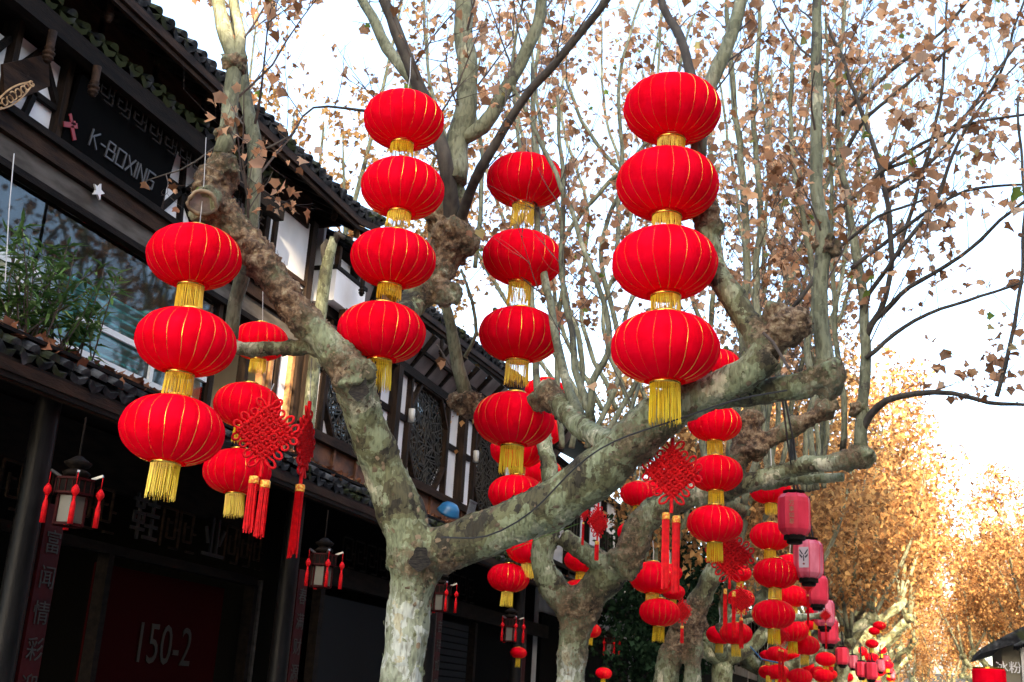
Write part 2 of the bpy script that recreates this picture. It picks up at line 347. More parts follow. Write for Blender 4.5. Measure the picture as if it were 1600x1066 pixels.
def leaves_mesh(name, pts, sizes, kind, matr, parent, droop=True, off=None, kindtag='stuff', rots=None):
    n = len(pts)
    if n == 0: return None
    V, F = leaf_template(kind); Rm = rand_rots(n, droop) if rots is None else rots
    pts = np.asarray(pts, float); sizes = np.asarray(sizes, float)
    W = np.einsum('nij,kj->nki', Rm, V) * sizes[:, None, None] + pts[:, None, :]
    if off is None: off = tuple(wloc(parent)) if parent else (0, 0, 0)
    W = (W - np.array(off)).reshape(-1, 3); k = len(V); nf = len(F)
    Fi = (np.array(F)[None] + (np.arange(n) * k)[:, None, None]).reshape(-1)
    me = bpy.data.meshes.new(name); me.vertices.add(len(W)); me.vertices.foreach_set('co', W.ravel())
    me.loops.add(len(Fi)); me.loops.foreach_set('vertex_index', Fi.astype(np.int32)); me.polygons.add(n * nf)
    me.polygons.foreach_set('loop_start', np.arange(0, n * nf * 3, 3, dtype=np.int32)); me.polygons.foreach_set('loop_total', np.full(n * nf, 3, dtype=np.int32))
    a = me.attributes.new('rnd', 'FLOAT', 'POINT'); a.data.foreach_set('value', np.repeat(nr.uniform(0, 1, n), k))
    me.polygons.foreach_set('use_smooth', np.ones(n * nf, dtype=bool)); me.update(calc_edges=True); me.materials.append(matr)
    o = bpy.data.objects.new(name, me); col.objects.link(o); o.parent = parent
    if kindtag: o['kind'] = kindtag
    return o
LEAF_ME = []
for q in range(3):
    V, F = leaf_template('plane'); V = V.copy(); V[:, 2] *= (1, 1.8, -1.2)[q]; V[:, 0] *= (1, .85, 1.1)[q]
    me = MB().add(V, F).mesh('leaf', True); me.materials.append(M['leaf']); LEAF_ME.append(me)
def leaf_objects(pts, sizes, parent):
    Rm = rand_rots(len(pts)); off = wloc(parent)
    for i, p in enumerate(pts):
        o = bpy.data.objects.new('leaf', LEAF_ME[i % 3]); col.objects.link(o); o.parent = parent
        s = sizes[i]; o.matrix_local = Matrix.Translation(Vector(p) - off) @ Matrix(Rm[i].tolist()).to_4x4() @ Matrix.Diagonal((s, s, s, 1))

# ------------------------------------------------------------------ ground, street
MB().box(-400, 400, -60, 900, GZ - .5, GZ).build('ground', M['ground'], kind='structure')
MB().box(-5.6, 5.2, -40, 200, GZ + .002, GZ + .006).build('street', M['street'], kind='structure')

# ------------------------------------------------------------------ roof tile edges
def pan_mesh(name, m, drip=True, r=.1):
    mb = MB(); n = 6; L = .22; th = .014
    ring = []
    for zz, xx in ((0, 0), (0, -L)):
        for t in range(n + 1):
            a = math.pi * (t / n - .5); y = math.sin(a) * r * .92; z = -math.cos(a) * r * .42
            ring.append((xx, y, z)); 
    V = ring + [(x, y, z - th) for x, y, z in ring]; k = n + 1; f = []
    for i in range(n): f += [(i, i + 1, k + i + 1, k + i), (2 * k + i, 3 * k + i, 3 * k + i + 1, 2 * k + i + 1), (i, 2 * k + i, 2 * k + i + 1, i + 1)]
    mb.add(V, f)
    if drip:                                   # scalloped drip plate hanging from the lip
        o = [(-.088, .0), (-.08, -.055), (-.045, -.075), (0, -.115), (.045, -.075), (.08, -.055), (.088, .0), (0, -.035)]
        mb.prism([(0.0, y, z) for y, z in o], (.012, 0, 0))
    me = mb.mesh(name); me.materials.append(m); return me
def cover_mesh(name, m, m2=None, r=.062, L=.26):
    mb = MB(); n = 7; V = []
    for xx, rr in ((0, r), (-L, r * .9)):
        for t in range(n + 1):
            a = math.pi * t / n; V.append((xx, math.cos(a) * rr, math.sin(a) * rr))
    f = [(i, n + 1 + i, n + 2 + i, i + 1) for i in range(n)] + [tuple(range(n, -1, -1))]
    mb.add(V, f); me = mb.mesh(name); me.materials.append(m); return me
TILES = {k: (pan_mesh('drip_tile', M[k]), cover_mesh('cover_tile', M[k]), pan_mesh('pan_tile', M[k], False)) for k in ('tile', 'moss_tile')}
MORT = cover_mesh('ridge_cap', M['mortar'], r=.05, L=.13)
def tiled_roof(parent, pts, depth, slope, period=.2, m='tile', rows=8, caps=True, jitter=1.0, seed=1, thick=.05, edge_board=True):
    """pts: edge polyline [(y, x, z)...]; roof runs up in -x by depth with the slope angle."""
    rg = random.Random(seed); Y = [p[0] for p in pts]; off = wloc(parent)
    n = int((Y[-1] - Y[0]) / period); stuffp = MB(); c, s = math.cos(slope), math.sin(slope)
    dm, cm_, pm = TILES[m]
    for i in range(n + 1):
        y = Y[0] + i * period; x = np.interp(y, Y, [p[1] for p in pts]); z = np.interp(y, Y, [p[2] for p in pts])
        j = lambda a: rg.uniform(-a, a) * jitter
        inst('drip_tile', dm, parent, Vector((x + j(.018), y + j(.012), z + j(.012))) - off, (j(.12), slope + j(.10), j(.12)))
        inst('cover_tile', cm_, parent, Vector((x - .03 + j(.02), y + period / 2 + j(.012), z + .028 + j(.01))) - off, (j(.1), slope + j(.05), j(.08)))
        if caps and rg.random() < .8:
            inst('ridge_cap', MORT, parent, Vector((x - .20 * c + j(.03), y + period / 2 + j(.02), z + .075 + .20 * s + j(.01))) - off, (j(.1), slope - .5 + j(.2), j(.15)))
        rl = depth / c / rows
        for k in range(1, rows):
            d = k * rl; px_, pz = x - d * c, z + d * s
            for (yy, up, rr) in ((y, -1, .088), (y + period / 2, 1, .06)):
                V = []
                for dx, lift in ((0, .014), (-rl * 1.15, 0)):
                    for q in range(5):
                        a = math.pi * q / 4; V.append((px_ + dx * c, yy + math.cos(a) * rr, pz - dx * s + lift + (math.sin(a) * rr * (.45 if up < 0 else 1) * up) + (.03 if up > 0 else 0)))
                stuffp.add(V, [(t, 5 + t, 6 + t, t + 1) for t in range(4)])
    if stuffp.n: stuffp.build('tile_rows', M[m], parent, kind='stuff')
    # roof deck under the tiles
    mb = MB(); P = []
    for (y, x, z) in pts: P.append([(x - .02, y, z - .075), (x - depth, y, z - .075 + depth * math.tan(slope))])
    for a, b in zip(P[:-1], P[1:]):
        mb.prism([a[0], b[0], b[1], a[1]], (0, 0, -thick))
    mb.build('roof_deck', M['dark_wood'], parent)
    if edge_board:
        for q, (dz, h, dx) in enumerate(((-.10, .085, 0), (-.195, .05, .035))):
            mb = MB()
            for a, b in zip(pts[:-1], pts[1:]): mb.bar((a[1] - .03 - dx, a[0], a[2] + dz - h / 2), (b[1] - .03 - dx, b[0], b[2] + dz - h / 2), .04, h)
            mb.build('fascia_board', M['brown_wood'], parent)
def drop_post(parent, p, m, s=1.0, r=.075, top=.25):
    prof = [(r * .8, 0), (r * 1.0, -.02), (r * .7, -.05), (r * 1.15, -.085), (r * 1.2, -.11), (r * .8, -.13), (r * 1.05, -.16), (r * 1.0, -.185), (r * .6, -.205), (r * .75, -.225), (r * .35, -.25)]
    prof = [(r * .85, top)] + prof
    MB().lathe([(a * s, b * s) for a, b in prof][::-1], 12, p).build('carved_drop', M[m], parent, smooth=True)
def fret(mb, x, y0, y1, z0, z1, w=.018, cells=4, seed=0):
    """key-pattern fretwork between y0..y1, z0..z1 on the plane x"""
    rg = random.Random(seed); cw = (y1 - y0) / cells; h = z1 - z0
    for i in range(cells):
        a = y0 + i * cw; g = cw / 4; v = h / 4
        for (p, q) in (((0, 0), (0, 4)), ((0, 4), (3, 4)), ((3, 4), (3, 1)), ((3, 1), (1.2, 1)), ((1.2, 1), (1.2, 3)), ((1.2, 2.6), (2.2, 2.6)), ((3, 2), (4, 2)), ((2, 0), (4, 0))):
            mb.bar((x, a + p[0] * g, z0 + p[1] * v), (x, a + q[0] * g, z0 + q[1] * v), w, w, (1, 0, 0))
def ice_lattice(poly, depth, mb, x, seed, w=.016, mincut=.02):
    rg = random.Random(seed)
    def area(P): return abs(sum(P[i][0] * P[(i + 1) % len(P)][1] - P[(i + 1) % len(P)][0] * P[i][1] for i in range(len(P)))) / 2
    def rec(P, d):
        if area(P) < mincut: return
        cx = sum(p[0] for p in P) / len(P) ; cy = sum(p[1] for p in P) / len(P)
        a = rg.uniform(0, math.pi); dx, dy = math.cos(a), math.sin(a)
        cx += rg.uniform(-.08, .08) * math.sqrt(area(P)); cy += rg.uniform(-.08, .08) * math.sqrt(area(P))
        sd_ = [(p[0] - cx) * -dy + (p[1] - cy) * dx for p in P]; A, B, X = [], [], []
        for i in range(len(P)):
            j = (i + 1) % len(P)
            (A if sd_[i] >= 0 else B).append(P[i])
            if sd_[i] * sd_[j] < 0:
                t = sd_[i] / (sd_[i] - sd_[j]); q = (P[i][0] + t * (P[j][0] - P[i][0]), P[i][1] + t * (P[j][1] - P[i][1])); A.append(q); B.append(q); X.append(q)
        if len(X) == 2: mb.bar((x, X[0][0], X[0][1]), (x, X[1][0], X[1][1]), w, w * .9, (1, 0, 0))
        if len(A) > 2: rec(A, d + 1)
        if len(B) > 2: rec(B, d + 1)
    rec(poly, 0)

# ------------------------------------------------------------------ BUILDING 1 : the timber house with the black sign
XW = -7.2
b1 = empty('timber_house', (XW, 9, GZ), 'nearest dark timber two-storey house with black K-BOXING signboard and big upper shop window', 'building')
D, Bn, P_ = 'dark_wood', 'brown_wood', b1
Y0 = 3.5
bx('wall', -13, XW - .12, Y0, 13.0, 4.63, 6.25, M['dark_wood'], b1)
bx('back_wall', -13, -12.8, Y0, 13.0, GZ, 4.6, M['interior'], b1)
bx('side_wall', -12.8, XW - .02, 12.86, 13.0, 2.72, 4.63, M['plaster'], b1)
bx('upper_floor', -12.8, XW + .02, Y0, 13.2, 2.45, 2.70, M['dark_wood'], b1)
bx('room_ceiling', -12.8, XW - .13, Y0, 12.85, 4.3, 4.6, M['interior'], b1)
# beams along the facade
bx('beam', XW - .12, XW + .10, Y0, 12.9, 4.43, 4.64, M['brown_wood'], b1)
bx('beam', XW - .12, XW + .14, Y0, 12.9, 4.60, 4.67, M['dark_wood'], b1)
bx('fascia_panel', XW - .12, XW + .05, Y0, 12.9, 4.22, 4.42, M['grey_board'], b1)
bx('beam', XW - .12, XW + .07, Y0, 12.9, 4.15, 4.215, M['dark_wood'], b1)
bx('sill', XW - .1, XW + .08, Y0, 12.9, 2.70, 2.78, M['dark_wood'], b1)
# plaster fields with braces, left of sign, right of sign
def field(y0, y1, z0, z1, braces, m='plaster', parent=b1, x=XW):
    bx('plaster_panel', x - .115, x - .02, y0, y1, z0, z1, M[m], parent)
    for (ya, za, yb, zb) in braces:
        MB().bar((x + .0, ya, za), (x + .0, yb, zb), .055, .07, (1, 0, 0)).build('brace', M['dark_wood'], parent)
field(6.7, 7.12, 4.68, 5.3, [(6.7, 4.68, 7.1, 5.3)])
field(7.18, 7.80, 4.68, 5.42, [(7.18, 4.98, 7.80, 4.98), (7.42, 4.68, 7.50, 4.98), (7.18, 5.0, 7.50, 5.42), (7.50, 5.42, 7.80, 5.02)])
field(9.50, 10.30, 4.68, 5.5, [(9.5, 5.1, 10.3, 5.1), (9.9, 4.68, 9.8, 5.5), (9.5, 4.70, 9.85, 5.1), (9.9, 5.1, 10.3, 5.48), (9.9, 5.05, 10.3, 4.7)])
field(10.42, 11.52, 4.68, 5.75, [(10.42, 5.05, 11.52, 5.05), (10.9, 4.68, 10.9, 5.05)])
for (a, b, c, d) in ((11.62, 12.68, 5.08, 5.9), (11.82, 12.70, 4.68, 5.02)):
    bx('plaster_panel', XW - .115, XW + .02, a, b, c, d, M['plaster'], b1)
bx('beam', XW - .1, XW + .05, 11.5, 12.72, 5.02, 5.08, M['brown_wood'], b1)
for y, w in ((6.66, .07), (7.15, .07), (7.83, .09), (9.46, .08), (10.36, .1), (11.57, .1), (11.78, .07), (12.76, .14)):
    bx('post', XW - .11, XW + .07, y - w / 2, y + w / 2, 4.66 if w < .14 else 2.78, 5.95, M['post_wood'], b1)
for y in (10.9, 11.6, 12.3): bx('post', XW - .09, XW + .02, y - .04, y + .04, 2.78, 4.2, M['post_wood'], b1)
for y in (11.95, 12.1, 12.62): bx('post', XW - .05, XW + .05, y - .035, y + .035, 2.78, 4.2, M['sunlit_wood'], b1)  # lighter colour imitates sun falling on these posts
bx('plaster_panel', XW - .08, XW - .02, 12.14, 12.85, 2.78, 4.2, M['plaster'], b1)
# signboard
sign = empty('signboard', (XW + .12, 8.6, 4.7), 'black K-BOXING signboard with a red logo under the eaves of the nearest house', 'sign')
SW = XW + .16
MB().prism([(XW + .03, 7.86, 4.68), (XW + .03, 9.44, 4.68), (XW + .13, 9.44, 5.36), (XW + .13, 7.86, 5.36)], (.05, 0, 0)).build('board', M['black_board'], sign)
tl = math.atan2(.10, .68)
R3 = Matrix.Rotation(tl, 3, 'Y') @ FACE_PX
def onsign(px, py):
    q = atx(px, py, XW + .14); return q
kb = onsign(150, 222); gb = onsign(241, 285)
cen = (onsign(150, 207) + onsign(242, 272)) / 2
GL = {'K': [(0, 0, 0, 6), (0, 3, 3.2, 6), (.9, 3.6, 3.4, 0)], '-': [(0, 3, 2, 3)], 'B': [(0, 0, 0, 6), (0, 6, 3, 6), (3, 6, 3, 3.2), (0, 3.1, 3.6, 3.1), (3.6, 3.1, 3.6, 0), (3.6, 0, 0, 0)],
      'O': [(0, 0, 0, 6), (0, 6, 3.8, 6), (3.8, 6, 3.8, 0), (3.8, 0, 0, 0)], 'X': [(0, 0, 3.6, 6), (0, 6, 3.6, 0)], 'I': [(0, 0, 0, 6)], 'N': [(0, 0, 0, 6), (0, 6, 3.5, 0), (3.5, 0, 3.5, 6)],
      'G': [(3.6, 6, 0, 6), (0, 6, 0, 0), (0, 0, 3.6, 0), (3.6, 0, 3.6, 3), (3.6, 3, 1.8, 3)]}
WD = {'K': 3.4, '-': 2, 'B': 3.6, 'O': 3.8, 'X': 3.6, 'I': 0, 'N': 3.5, 'G': 3.6}
la, lz = onsign(144, 222), onsign(241, 293); u_ = (lz.y - la.y) / (sum(WD.values()) + 7 * 1.3); cy = la.y
zl = (onsign(147, 217).z + onsign(239, 280).z) / 2 - .077
for ch in 'K-BOXING':
    q_ = MB()
    for (a0, b0, a1, b1_) in GL[ch]:
        def pt(a_, b_):
            z_ = zl + b_ * .0255; return (XW + .08 + (z_ - 4.68) * .147 + .008, cy + a_ * u_, z_)
        p0, p1 = Vector(pt(a0, b0)), Vector(pt(a1, b1_)); d_ = (p1 - p0).normalized() * .006
        q_.bar(p0 - d_, p1 + d_, .016, .014, (1, 0, 0))
    q_.build('letter', M['letter_metal'], sign); cy += (WD[ch] + 1.3) * u_
lg = MB(); q = onsign(113, 195); qx = XW + .08 + (q.z - 4.68) * .147 + .01
for (a, b, wd) in (((-.085, -.035), (.09, .035), .05), ((.02, .0), (.09, -.11), .045), ((-.03, .10), (.02, .02), .035), ((.02, .03), (.06, .05), .04)):
    lg.bar((qx, q.y + a[0], q.z + a[1]), (qx, q.y + b[0], q.z + b[1]), wd, .012, (1, 0, 0))
lg.build('logo', M['logo_red'], sign)
# white star
st = MB(); p = atx(152, 299, XW + .12); pts5 = []
for k in range(10):
    a = R(36 * k + 80); rr = .085 if k % 2 == 0 else .04; pts5.append((p.x, p.y + rr * math.cos(a), p.z + rr * math.sin(a)))
tag(st.prism(pts5, (.02, 0, 0)).build('star_ornament', M['plaster'], None), 'small white star stuck on the brown beam below the black sign', 'ornament')
# carved golden bracket at left
gb_ = MB(); c0 = atx(20, 150, XW + .3); ux, uz = .34, .62
for k in range(9):
    t = k / 8 - .5; yy = c0.y + .34 * t; zz_ = c0.z + .42 * t; rr = .034 * (1 - abs(t) * .7)
    gb_.tube([(c0.x + .006 * k % .02, yy + rr * math.cos(a) * 1.2, zz_ + rr * math.sin(a)) for a in np.linspace(k, k + 5.2, 10)], .007, 5)
for sg in (-1, 1): gb_.tube([(c0.x, c0.y + .34 * t - sg * .045 * math.cos(t * 2.6), c0.z + .42 * t + sg * .04 * math.cos(t * 2.6)) for t in np.linspace(-.55, .55, 12)], .008, 5)
gb_.build('carved_bracket', M['gilt_wood'], b1)
# pent roof with mossy tiles and soffits
tiled_roof(b1, [(3.6, -6.9, 5.75), (8, -6.9, 5.71), (10, -6.9, 5.75), (11.5, -6.9, 5.92)], .5, R(24), m='moss_tile', rows=3, caps=False, seed=4, edge_board=False, jitter=1.4)
bx('beam', -7.0, -6.88, Y0, 11.5, 5.42, 5.60, M['dark_wood'], b1)
bx('soffit', XW - .1, -7.0, Y0, 11.5, 5.50, 5.54, M['dark_wood'], b1)
fr = MB(); fret(fr, -6.97, 8.0, 11.2, 5.24, 5.42, .016, 12); fr.build('fretwork', M['dark_wood'], b1)
for y in np.arange(4.6, 12, .9): bx('panel', XW + .02, XW + .05, y, y + .8, 5.80, 6.22, M['brown_wood'], b1)
for px, py in ((78, 92), (148, 146)): drop_post(b1, atx(px, py - 18, -6.78), 'brown_wood', .62)
for px, py, m_ in ((172, 15, 'brown_wood'), (328, 145, 'brown_wood'), (376, 196, 'sunlit_wood'), (523, 330, 'brown_wood'), (558, 358, 'sunlit_wood')): drop_post(b1, atx(px, py, -6.8), m_, .55)  # two of the drops are coloured as if the sun lit them
# big tilted orange wood panel between drops at top-left
MB().prism([atx(8, 165, -7.0), atx(5, 100, -7.0), atx(75, 85, -6.9), atx(78, 135, -6.95)], (-.03, 0, 0)).build('brace_panel', M['brown_wood'], b1)
# main roof
tiled_roof(b1, [(3.6, -6.6, 6.24), (13.0, -6.6, 6.18), (13.6, -6.58, 6.30)], 3.6, R(27), rows=14, caps=False, seed=5)
for y in np.arange(4.6, 13.5, .42):
    MB().bar((-6.65, y, 6.01), (-8.4, y, 6.01 + 1.75 * math.tan(R(27))), .09, .09).build('rafter', M['dark_wood'], b1)
mbg = MB(); mbg.prism([(-6.9, 13.05, 6.0), (-10.2, 13.05, 7.75), (-13.3, 13.05, 6.0)], (0, -.08, 0)); mbg.build('gable', M['dark_wood'], b1)
MB().prism([(-10.2, Y0, 7.9), (-10.2, 13.6, 7.95), (-13.6, 13.6, 6.1), (-13.6, Y0, 6.1)], (0, 0, -.08)).build('rear_roof', M['tile'], b1)
MB().box(-10.3, -10.1, Y0, 13.6, 7.85, 8.1).build('ridge', M['tile'], b1)
# window glass and frames of the upper shop
bx('window_pane', XW - .03, XW - .022, 3.6, 7.93, 2.79, 4.14, M['glass'], b1)
bx('window_pane', XW - .03, XW - .022, 7.97, 10.85, 2.79, 4.14, M['glass'], b1)
for z, h, y0, y1 in ((3.38, .07, 3.6, 8.0), (2.86, .08, 7.2, 10.8), (3.20, .06, 8.6, 10.8)):
    bx('window_bar', XW - .018, XW + .02, y0, y1, z, z + h, M['white_frame'], b1)
for y in (7.1, 7.75, 9.78, 10.5): bx('window_bar', XW - .016, XW + .014, y, y + .06, 2.80, 3.40 if y < 8 else 3.25, M['white_frame'], b1)
shelf = empty('display_rack', (-7.9, 9.2, 2.72), 'rack of thin teal glass shelves inside the upper shop window', 'shelf rack')
for k in range(10):
    z = 2.84 + k * .085
    for y in (8.55, 8.95, 9.35): MB().box(-7.5, -7.30, y, y + .38, z, z + .022).build('shelf', M['teal'], shelf)
for y in (8.5, 9.34, 9.76): bx('upright', -7.54, -7.5, y, y + .04, 2.72, 3.75, M['interior_dark'], shelf)
cab = empty('display_cabinet', (-7.8, 8.0, 2.72), 'white cabinet behind the upper shop window, seen through the leafy shrub', 'cabinet')
bx('cabinet_body', -7.9, -7.35, 7.75, 8.4, 2.72, 3.62, M['white_frame'], cab); bx('cabinet_top', -8.12, -7.56, 7.7, 8.45, 3.62, 3.66, M['grey_metal'], cab)
stk = empty('stacked_boxes', (-7.8, 10.0, 2.72), 'pile of blue and red goods boxes in the upper shop window', 'boxes')
for z, h, m_ in ((2.72, .55, 'grey_metal'), (3.27, .12, 'interior'), (3.40, .03, 'logo_red'), (3.44, .10, 'interior'), (3.55, .03, 'logo_red'), (3.59, .14, 'teal')): bx('box', -7.9, -7.32, 9.85, 10.5, z, z + h, M[m_], stk)
# lower eave roof
tiled_roof(b1, [(3.7, -6.0, 2.26), (13.2, -6.0, 2.26)], 1.15, R(24), rows=7, seed=6, thick=.04)
bx('eave_beam', -6.12, -6.02, Y0, 13.2, 2.03, 2.14, M['dark_wood'], b1)
bx('soffit', XW - .1, -6.1, Y0, 13.2, 2.40, 2.43, M['dark_wood'], b1)
# shop front behind the columns
def shopfront(parent, y0, y1, poster=True):
    bx('lintel', -7.75, -7.6, y0, y1, 1.86, 2.4, M['dark_wood'], parent)
    bx('lintel', -7.75, -7.62, y0, y1, 1.22, 1.32, M['dark_wood'], parent)
shopfront(b1, Y0, 13.2)
for a, b_, k in ((8.1, 10.15, 6), (10.98, 11.65, 2), (12.3, 13.2, 3)):
    f2 = MB(); fret(f2, -7.6, a, b_, 1.42, 1.84, .022, k, 1); f2.build('fretwork', M['brown_wood'], b1)
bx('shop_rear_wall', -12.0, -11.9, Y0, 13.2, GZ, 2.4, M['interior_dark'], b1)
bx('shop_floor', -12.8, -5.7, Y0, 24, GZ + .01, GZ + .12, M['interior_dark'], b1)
for y in (9.0, 10.15, 13.1): bx('door_post', -7.74, -7.6, y, y + .09, GZ, 1.22, M['dark_wood'], b1)
bx('light_post', -7.7, -7.6, 13.25, 13.4, GZ, 1.3, M['grey_board'], b1)
for ch, y, z in (('鞋', 10.62, 1.62), ('业', 12.0, 1.60)):
    t_ = put_text(ch, .52, .012, (-7.57, y, z), M['letter_dim'], b1, 'character')
pst = empty('poster', (-7.9, 11.2, GZ + .6), 'big dark red sale poster with yellow 150-2 in the shop doorway', 'poster')
bx('sheet', -7.92, -7.90, 10.35, 12.9, -.3, 1.15, M['poster_red'], pst)
put_text('150-2', .62, .004, (-7.885, 11.75, .38), M['poster_yellow'], pst, 'lettering', sx=.8)
# columns and couplets
def column(y, bname, txt):
    c = empty('column', (-6.3, y, GZ), 'round dark column %s under the lower eave' % bname, 'column')
    MB().lathe([(.13, 0), (.14, .05), (.105, .16), (.10, 3.5), (.10, 3.72)], 20, (-6.3, y, GZ + .12)).build('shaft', M['column'], c, smooth=True)
    MB().lathe([(.17, 0), (.19, .06), (.15, .13)], 20, (-6.3, y, GZ)).build('base', M['grey_metal'], c, smooth=True)
    s = empty('couplet_board', (-6.2, y + .2, -1.2), 'red couplet board on the column %s' % bname, 'couplet')
    bx('board', -6.27, -6.24, y + .13, y + .35, -1.3, 1.28, M['red_paint'], s)
    for k, ch in enumerate(txt): put_text(ch, .19, .003, (-6.234, y + .25, .98 - k * .27), M['cream_ink'], s, 'character')
column(7.36, 'at the left edge of the photo', '富闻情彩迎福开')
column(11.55, 'left of the mottled tree trunk', '春满财源广进门')
column(15.8, 'just right of the nearest tree trunk', '吉祥如意')
column(20.0, 'just left of the second tree trunk', '福')

# palace lanterns
def palace_lantern(p, s, label):
    e = empty('palace_lantern', p, label, 'lantern', 'hexagonal palace lanterns under the eave')
    L = lambda mb, n, m_, sm=False: mb.build(n, M[m_], e, smooth=sm, off=(0, 0, 0))
    L(MB().lathe([(r_ * s, z * s) for r_, z in [(.05, .20), (.10, .22), (.12, .25), (.08, .28), (.05, .29), (.10, .31), (.12, .34), (.07, .37), (.03, .40)]], 14), 'finial', 'dark_wood', True)
    L(MB().tube([(0, 0, .4 * s), (0, 0, .75 * s)], .01 * s, 6), 'hanging_rod', 'dark_wood')
    H = [(math.cos(R(60 * k + 12)), math.sin(R(60 * k + 12))) for k in range(6)]
    for nm, r0, z0, z1, m_, th in (('top_band', .17, .06, .19, 'dark_wood', 1), ('glass', .125, -.18, .05, 'milk_glass', 1)):
        mb = MB()
        for k in range(6):
            a, b = H[k], H[(k + 1) % 6]; g = .88 if nm == 'glass' else 1
            mx_, my_ = (a[0] + b[0]) / 2, (a[1] + b[1]) / 2
            pa = [(mx_ + (q[0] - mx_) * g, my_ + (q[1] - my_) * g) for q in (a, b)]
            mb.prism([(pa[0][0] * r0 * s, pa[0][1] * r0 * s, z0 * s), (pa[1][0] * r0 * s, pa[1][1] * r0 * s, z0 * s), (pa[1][0] * r0 * s, pa[1][1] * r0 * s, z1 * s), (pa[0][0] * r0 * s, pa[0][1] * r0 * s, z1 * s)], (-mx_ * .01, -my_ * .01, 0))
        L(mb, nm, m_)
    fr_ = MB()
    for k in range(6):
        a, b = H[k], H[(k + 1) % 6]
        fr_.bar((a[0] * .13 * s, a[1] * .13 * s, -.2 * s), (a[0] * .13 * s, a[1] * .13 * s, .06 * s), .018 * s)
        for z in (-.195, .055): fr_.bar((a[0] * .13 * s, a[1] * .13 * s, z * s), (b[0] * .13 * s, b[1] * .13 * s, z * s), .02 * s)
        for z in (.065, .19): fr_.bar((a[0] * .175 * s, a[1] * .175 * s, z * s), (b[0] * .175 * s, b[1] * .175 * s, z * s), .018 * s)
        for q in range(3):
            t = (q + .5) / 3; c_ = (a[0] + (b[0] - a[0]) * t, a[1] + (b[1] - a[1]) * t); fr_.bar((c_[0] * .177 * s, c_[1] * .177 * s, .07 * s), (c_[0] * .177 * s, c_[1] * .177 * s, .19 * s), .008 * s)
    L(fr_, 'frame', 'red_paint')
    for k in (0, 2, 4, 5) if s > 0 else ():
        a = H[k]; q = (a[0] * .245 * s, a[1] * .245 * s)
        L(MB().bar((a[0] * .15 * s, a[1] * .15 * s, .2 * s), (q[0], q[1], .235 * s), .022 * s), 'arm', 'steel')
        L(MB().tube([(q[0], q[1], .23 * s), (q[0], q[1], .12 * s)], .004 * s, 4).lathe([(.012 * s, .02 * s), (.035 * s, .06 * s), (.032 * s, .085 * s), (.010 * s, .12 * s)], 8, (q[0], q[1], 0)).lathe([(.024 * s, -.21 * s), (.022 * s, -.05 * s), (.012 * s, -.01 * s), (.012 * s, .02 * s)], 8, (q[0], q[1], 0)), 'tassel', 'cord_red', True)
    return e
palace_lantern(atx(112, 785, -5.75), .86, 'hexagonal palace lantern with red tassels nearest the left edge')
palace_lantern(atx(503, 892, -5.75), .86, 'hexagonal palace lantern with red tassels left of the nearest trunk')
palace_lantern(atx(688, 935, -5.75), .86, 'hexagonal palace lantern half hidden just right of the nearest trunk')
palace_lantern(atx(797, 985, -5.75), .86, 'hexagonal palace lantern below the small lantern between the two nearest trunks')
palace_lantern(atx(952, 1010, -5.75), .86, 'hexagonal palace lantern right of the second trunk')

# ------------------------------------------------------------------ BUILDING 2 : octagon windows
b2 = empty('lattice_house', (XW, 18, GZ), 'second timber house with three big octagonal ice-crack lattice windows and white plaster', 'building')
E2 = [(13.7, -6.95, 5.95), (15.5, -6.75, 5.80), (19.5, -6.6, 5.85), (24.4, -6.55, 6.12)]
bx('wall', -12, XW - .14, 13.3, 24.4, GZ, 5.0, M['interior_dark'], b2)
bx('gable_wall', -12, XW - .1, 13.3, 13.36, 2.7, 6.2, M['plaster'], b2)
bx('beam', XW - .1, XW + .10, 13.25, 24.4, 4.83, 4.97, M['dark_wood'], b2)
bx('beam', XW - .1, XW + .10, 13.25, 24.4, 3.15, 3.27, M['brown_wood'], b2)
for y in np.arange(13.3, 24.3, .72): bx('lower_panel', XW - .08, XW + .01, y + .03, y + .69, 2.55, 3.15, M['red_wood'], b2)
for y in np.arange(13.3, 24.3, .72): bx('stile', XW - .06, XW + .05, y - .03, y + .03, 2.55, 3.15, M['red_wood'], b2)
def octa(yc, k):
    hw, z0, z1 = .80, 3.27, 4.83; ch, cv = .36, .45; zc = (z0 + z1) / 2
    O = [(yc - hw, z0 + cv), (yc - hw + ch, z0), (yc + hw - ch, z0), (yc + hw, z0 + cv), (yc + hw, z1 - cv), (yc + hw - ch, z1), (yc - hw + ch, z1), (yc - hw, z1 - cv)]
    wdw = empty('window', Vector((0, yc, zc)) - Vector((0, 0, 0)) - wloc(b2) + Vector((XW, 0, 0)), parent=b2)
    fr_ = MB()
    for i in range(8):
        a, b = O[i], O[(i + 1) % 8]; fr_.bar((XW + .03, a[0], a[1]), (XW + .03, b[0], b[1]), .05, .1, (1, 0, 0))
    fr_.build('frame', M['post_wood'], wdw)
    lt_ = MB(); ice_lattice(O, 0, lt_, XW + .0, 40 + k, .016, .016)
    lt_.build('lattice', M['lattice'], wdw)
    bx('pane', XW - .12, XW - .112, yc - hw, yc + hw, z0, z1, M['glass'], wdw)
    for (sy, sz) in ((-1, -1), (1, -1), (1, 1), (-1, 1)):
        ye, ze = yc + sy * hw, (z0 if sz < 0 else z1)
        MB().prism([(XW - .06, ye, ze), (XW - .06, ye - sy * ch, ze), (XW - .06, ye, ze - sz * cv)], (.05, 0, 0)).build('plaster_panel', M['plaster'], b2)
def p_post(y, w, d=.08, m_='post_wood', z0=3.27, z1=4.85): bx('post', XW - .1, XW + d, y - w / 2, y + w / 2, z0, z1, M[m_], b2)
OC = (14.35, 17.25, 20.35, 23.3)
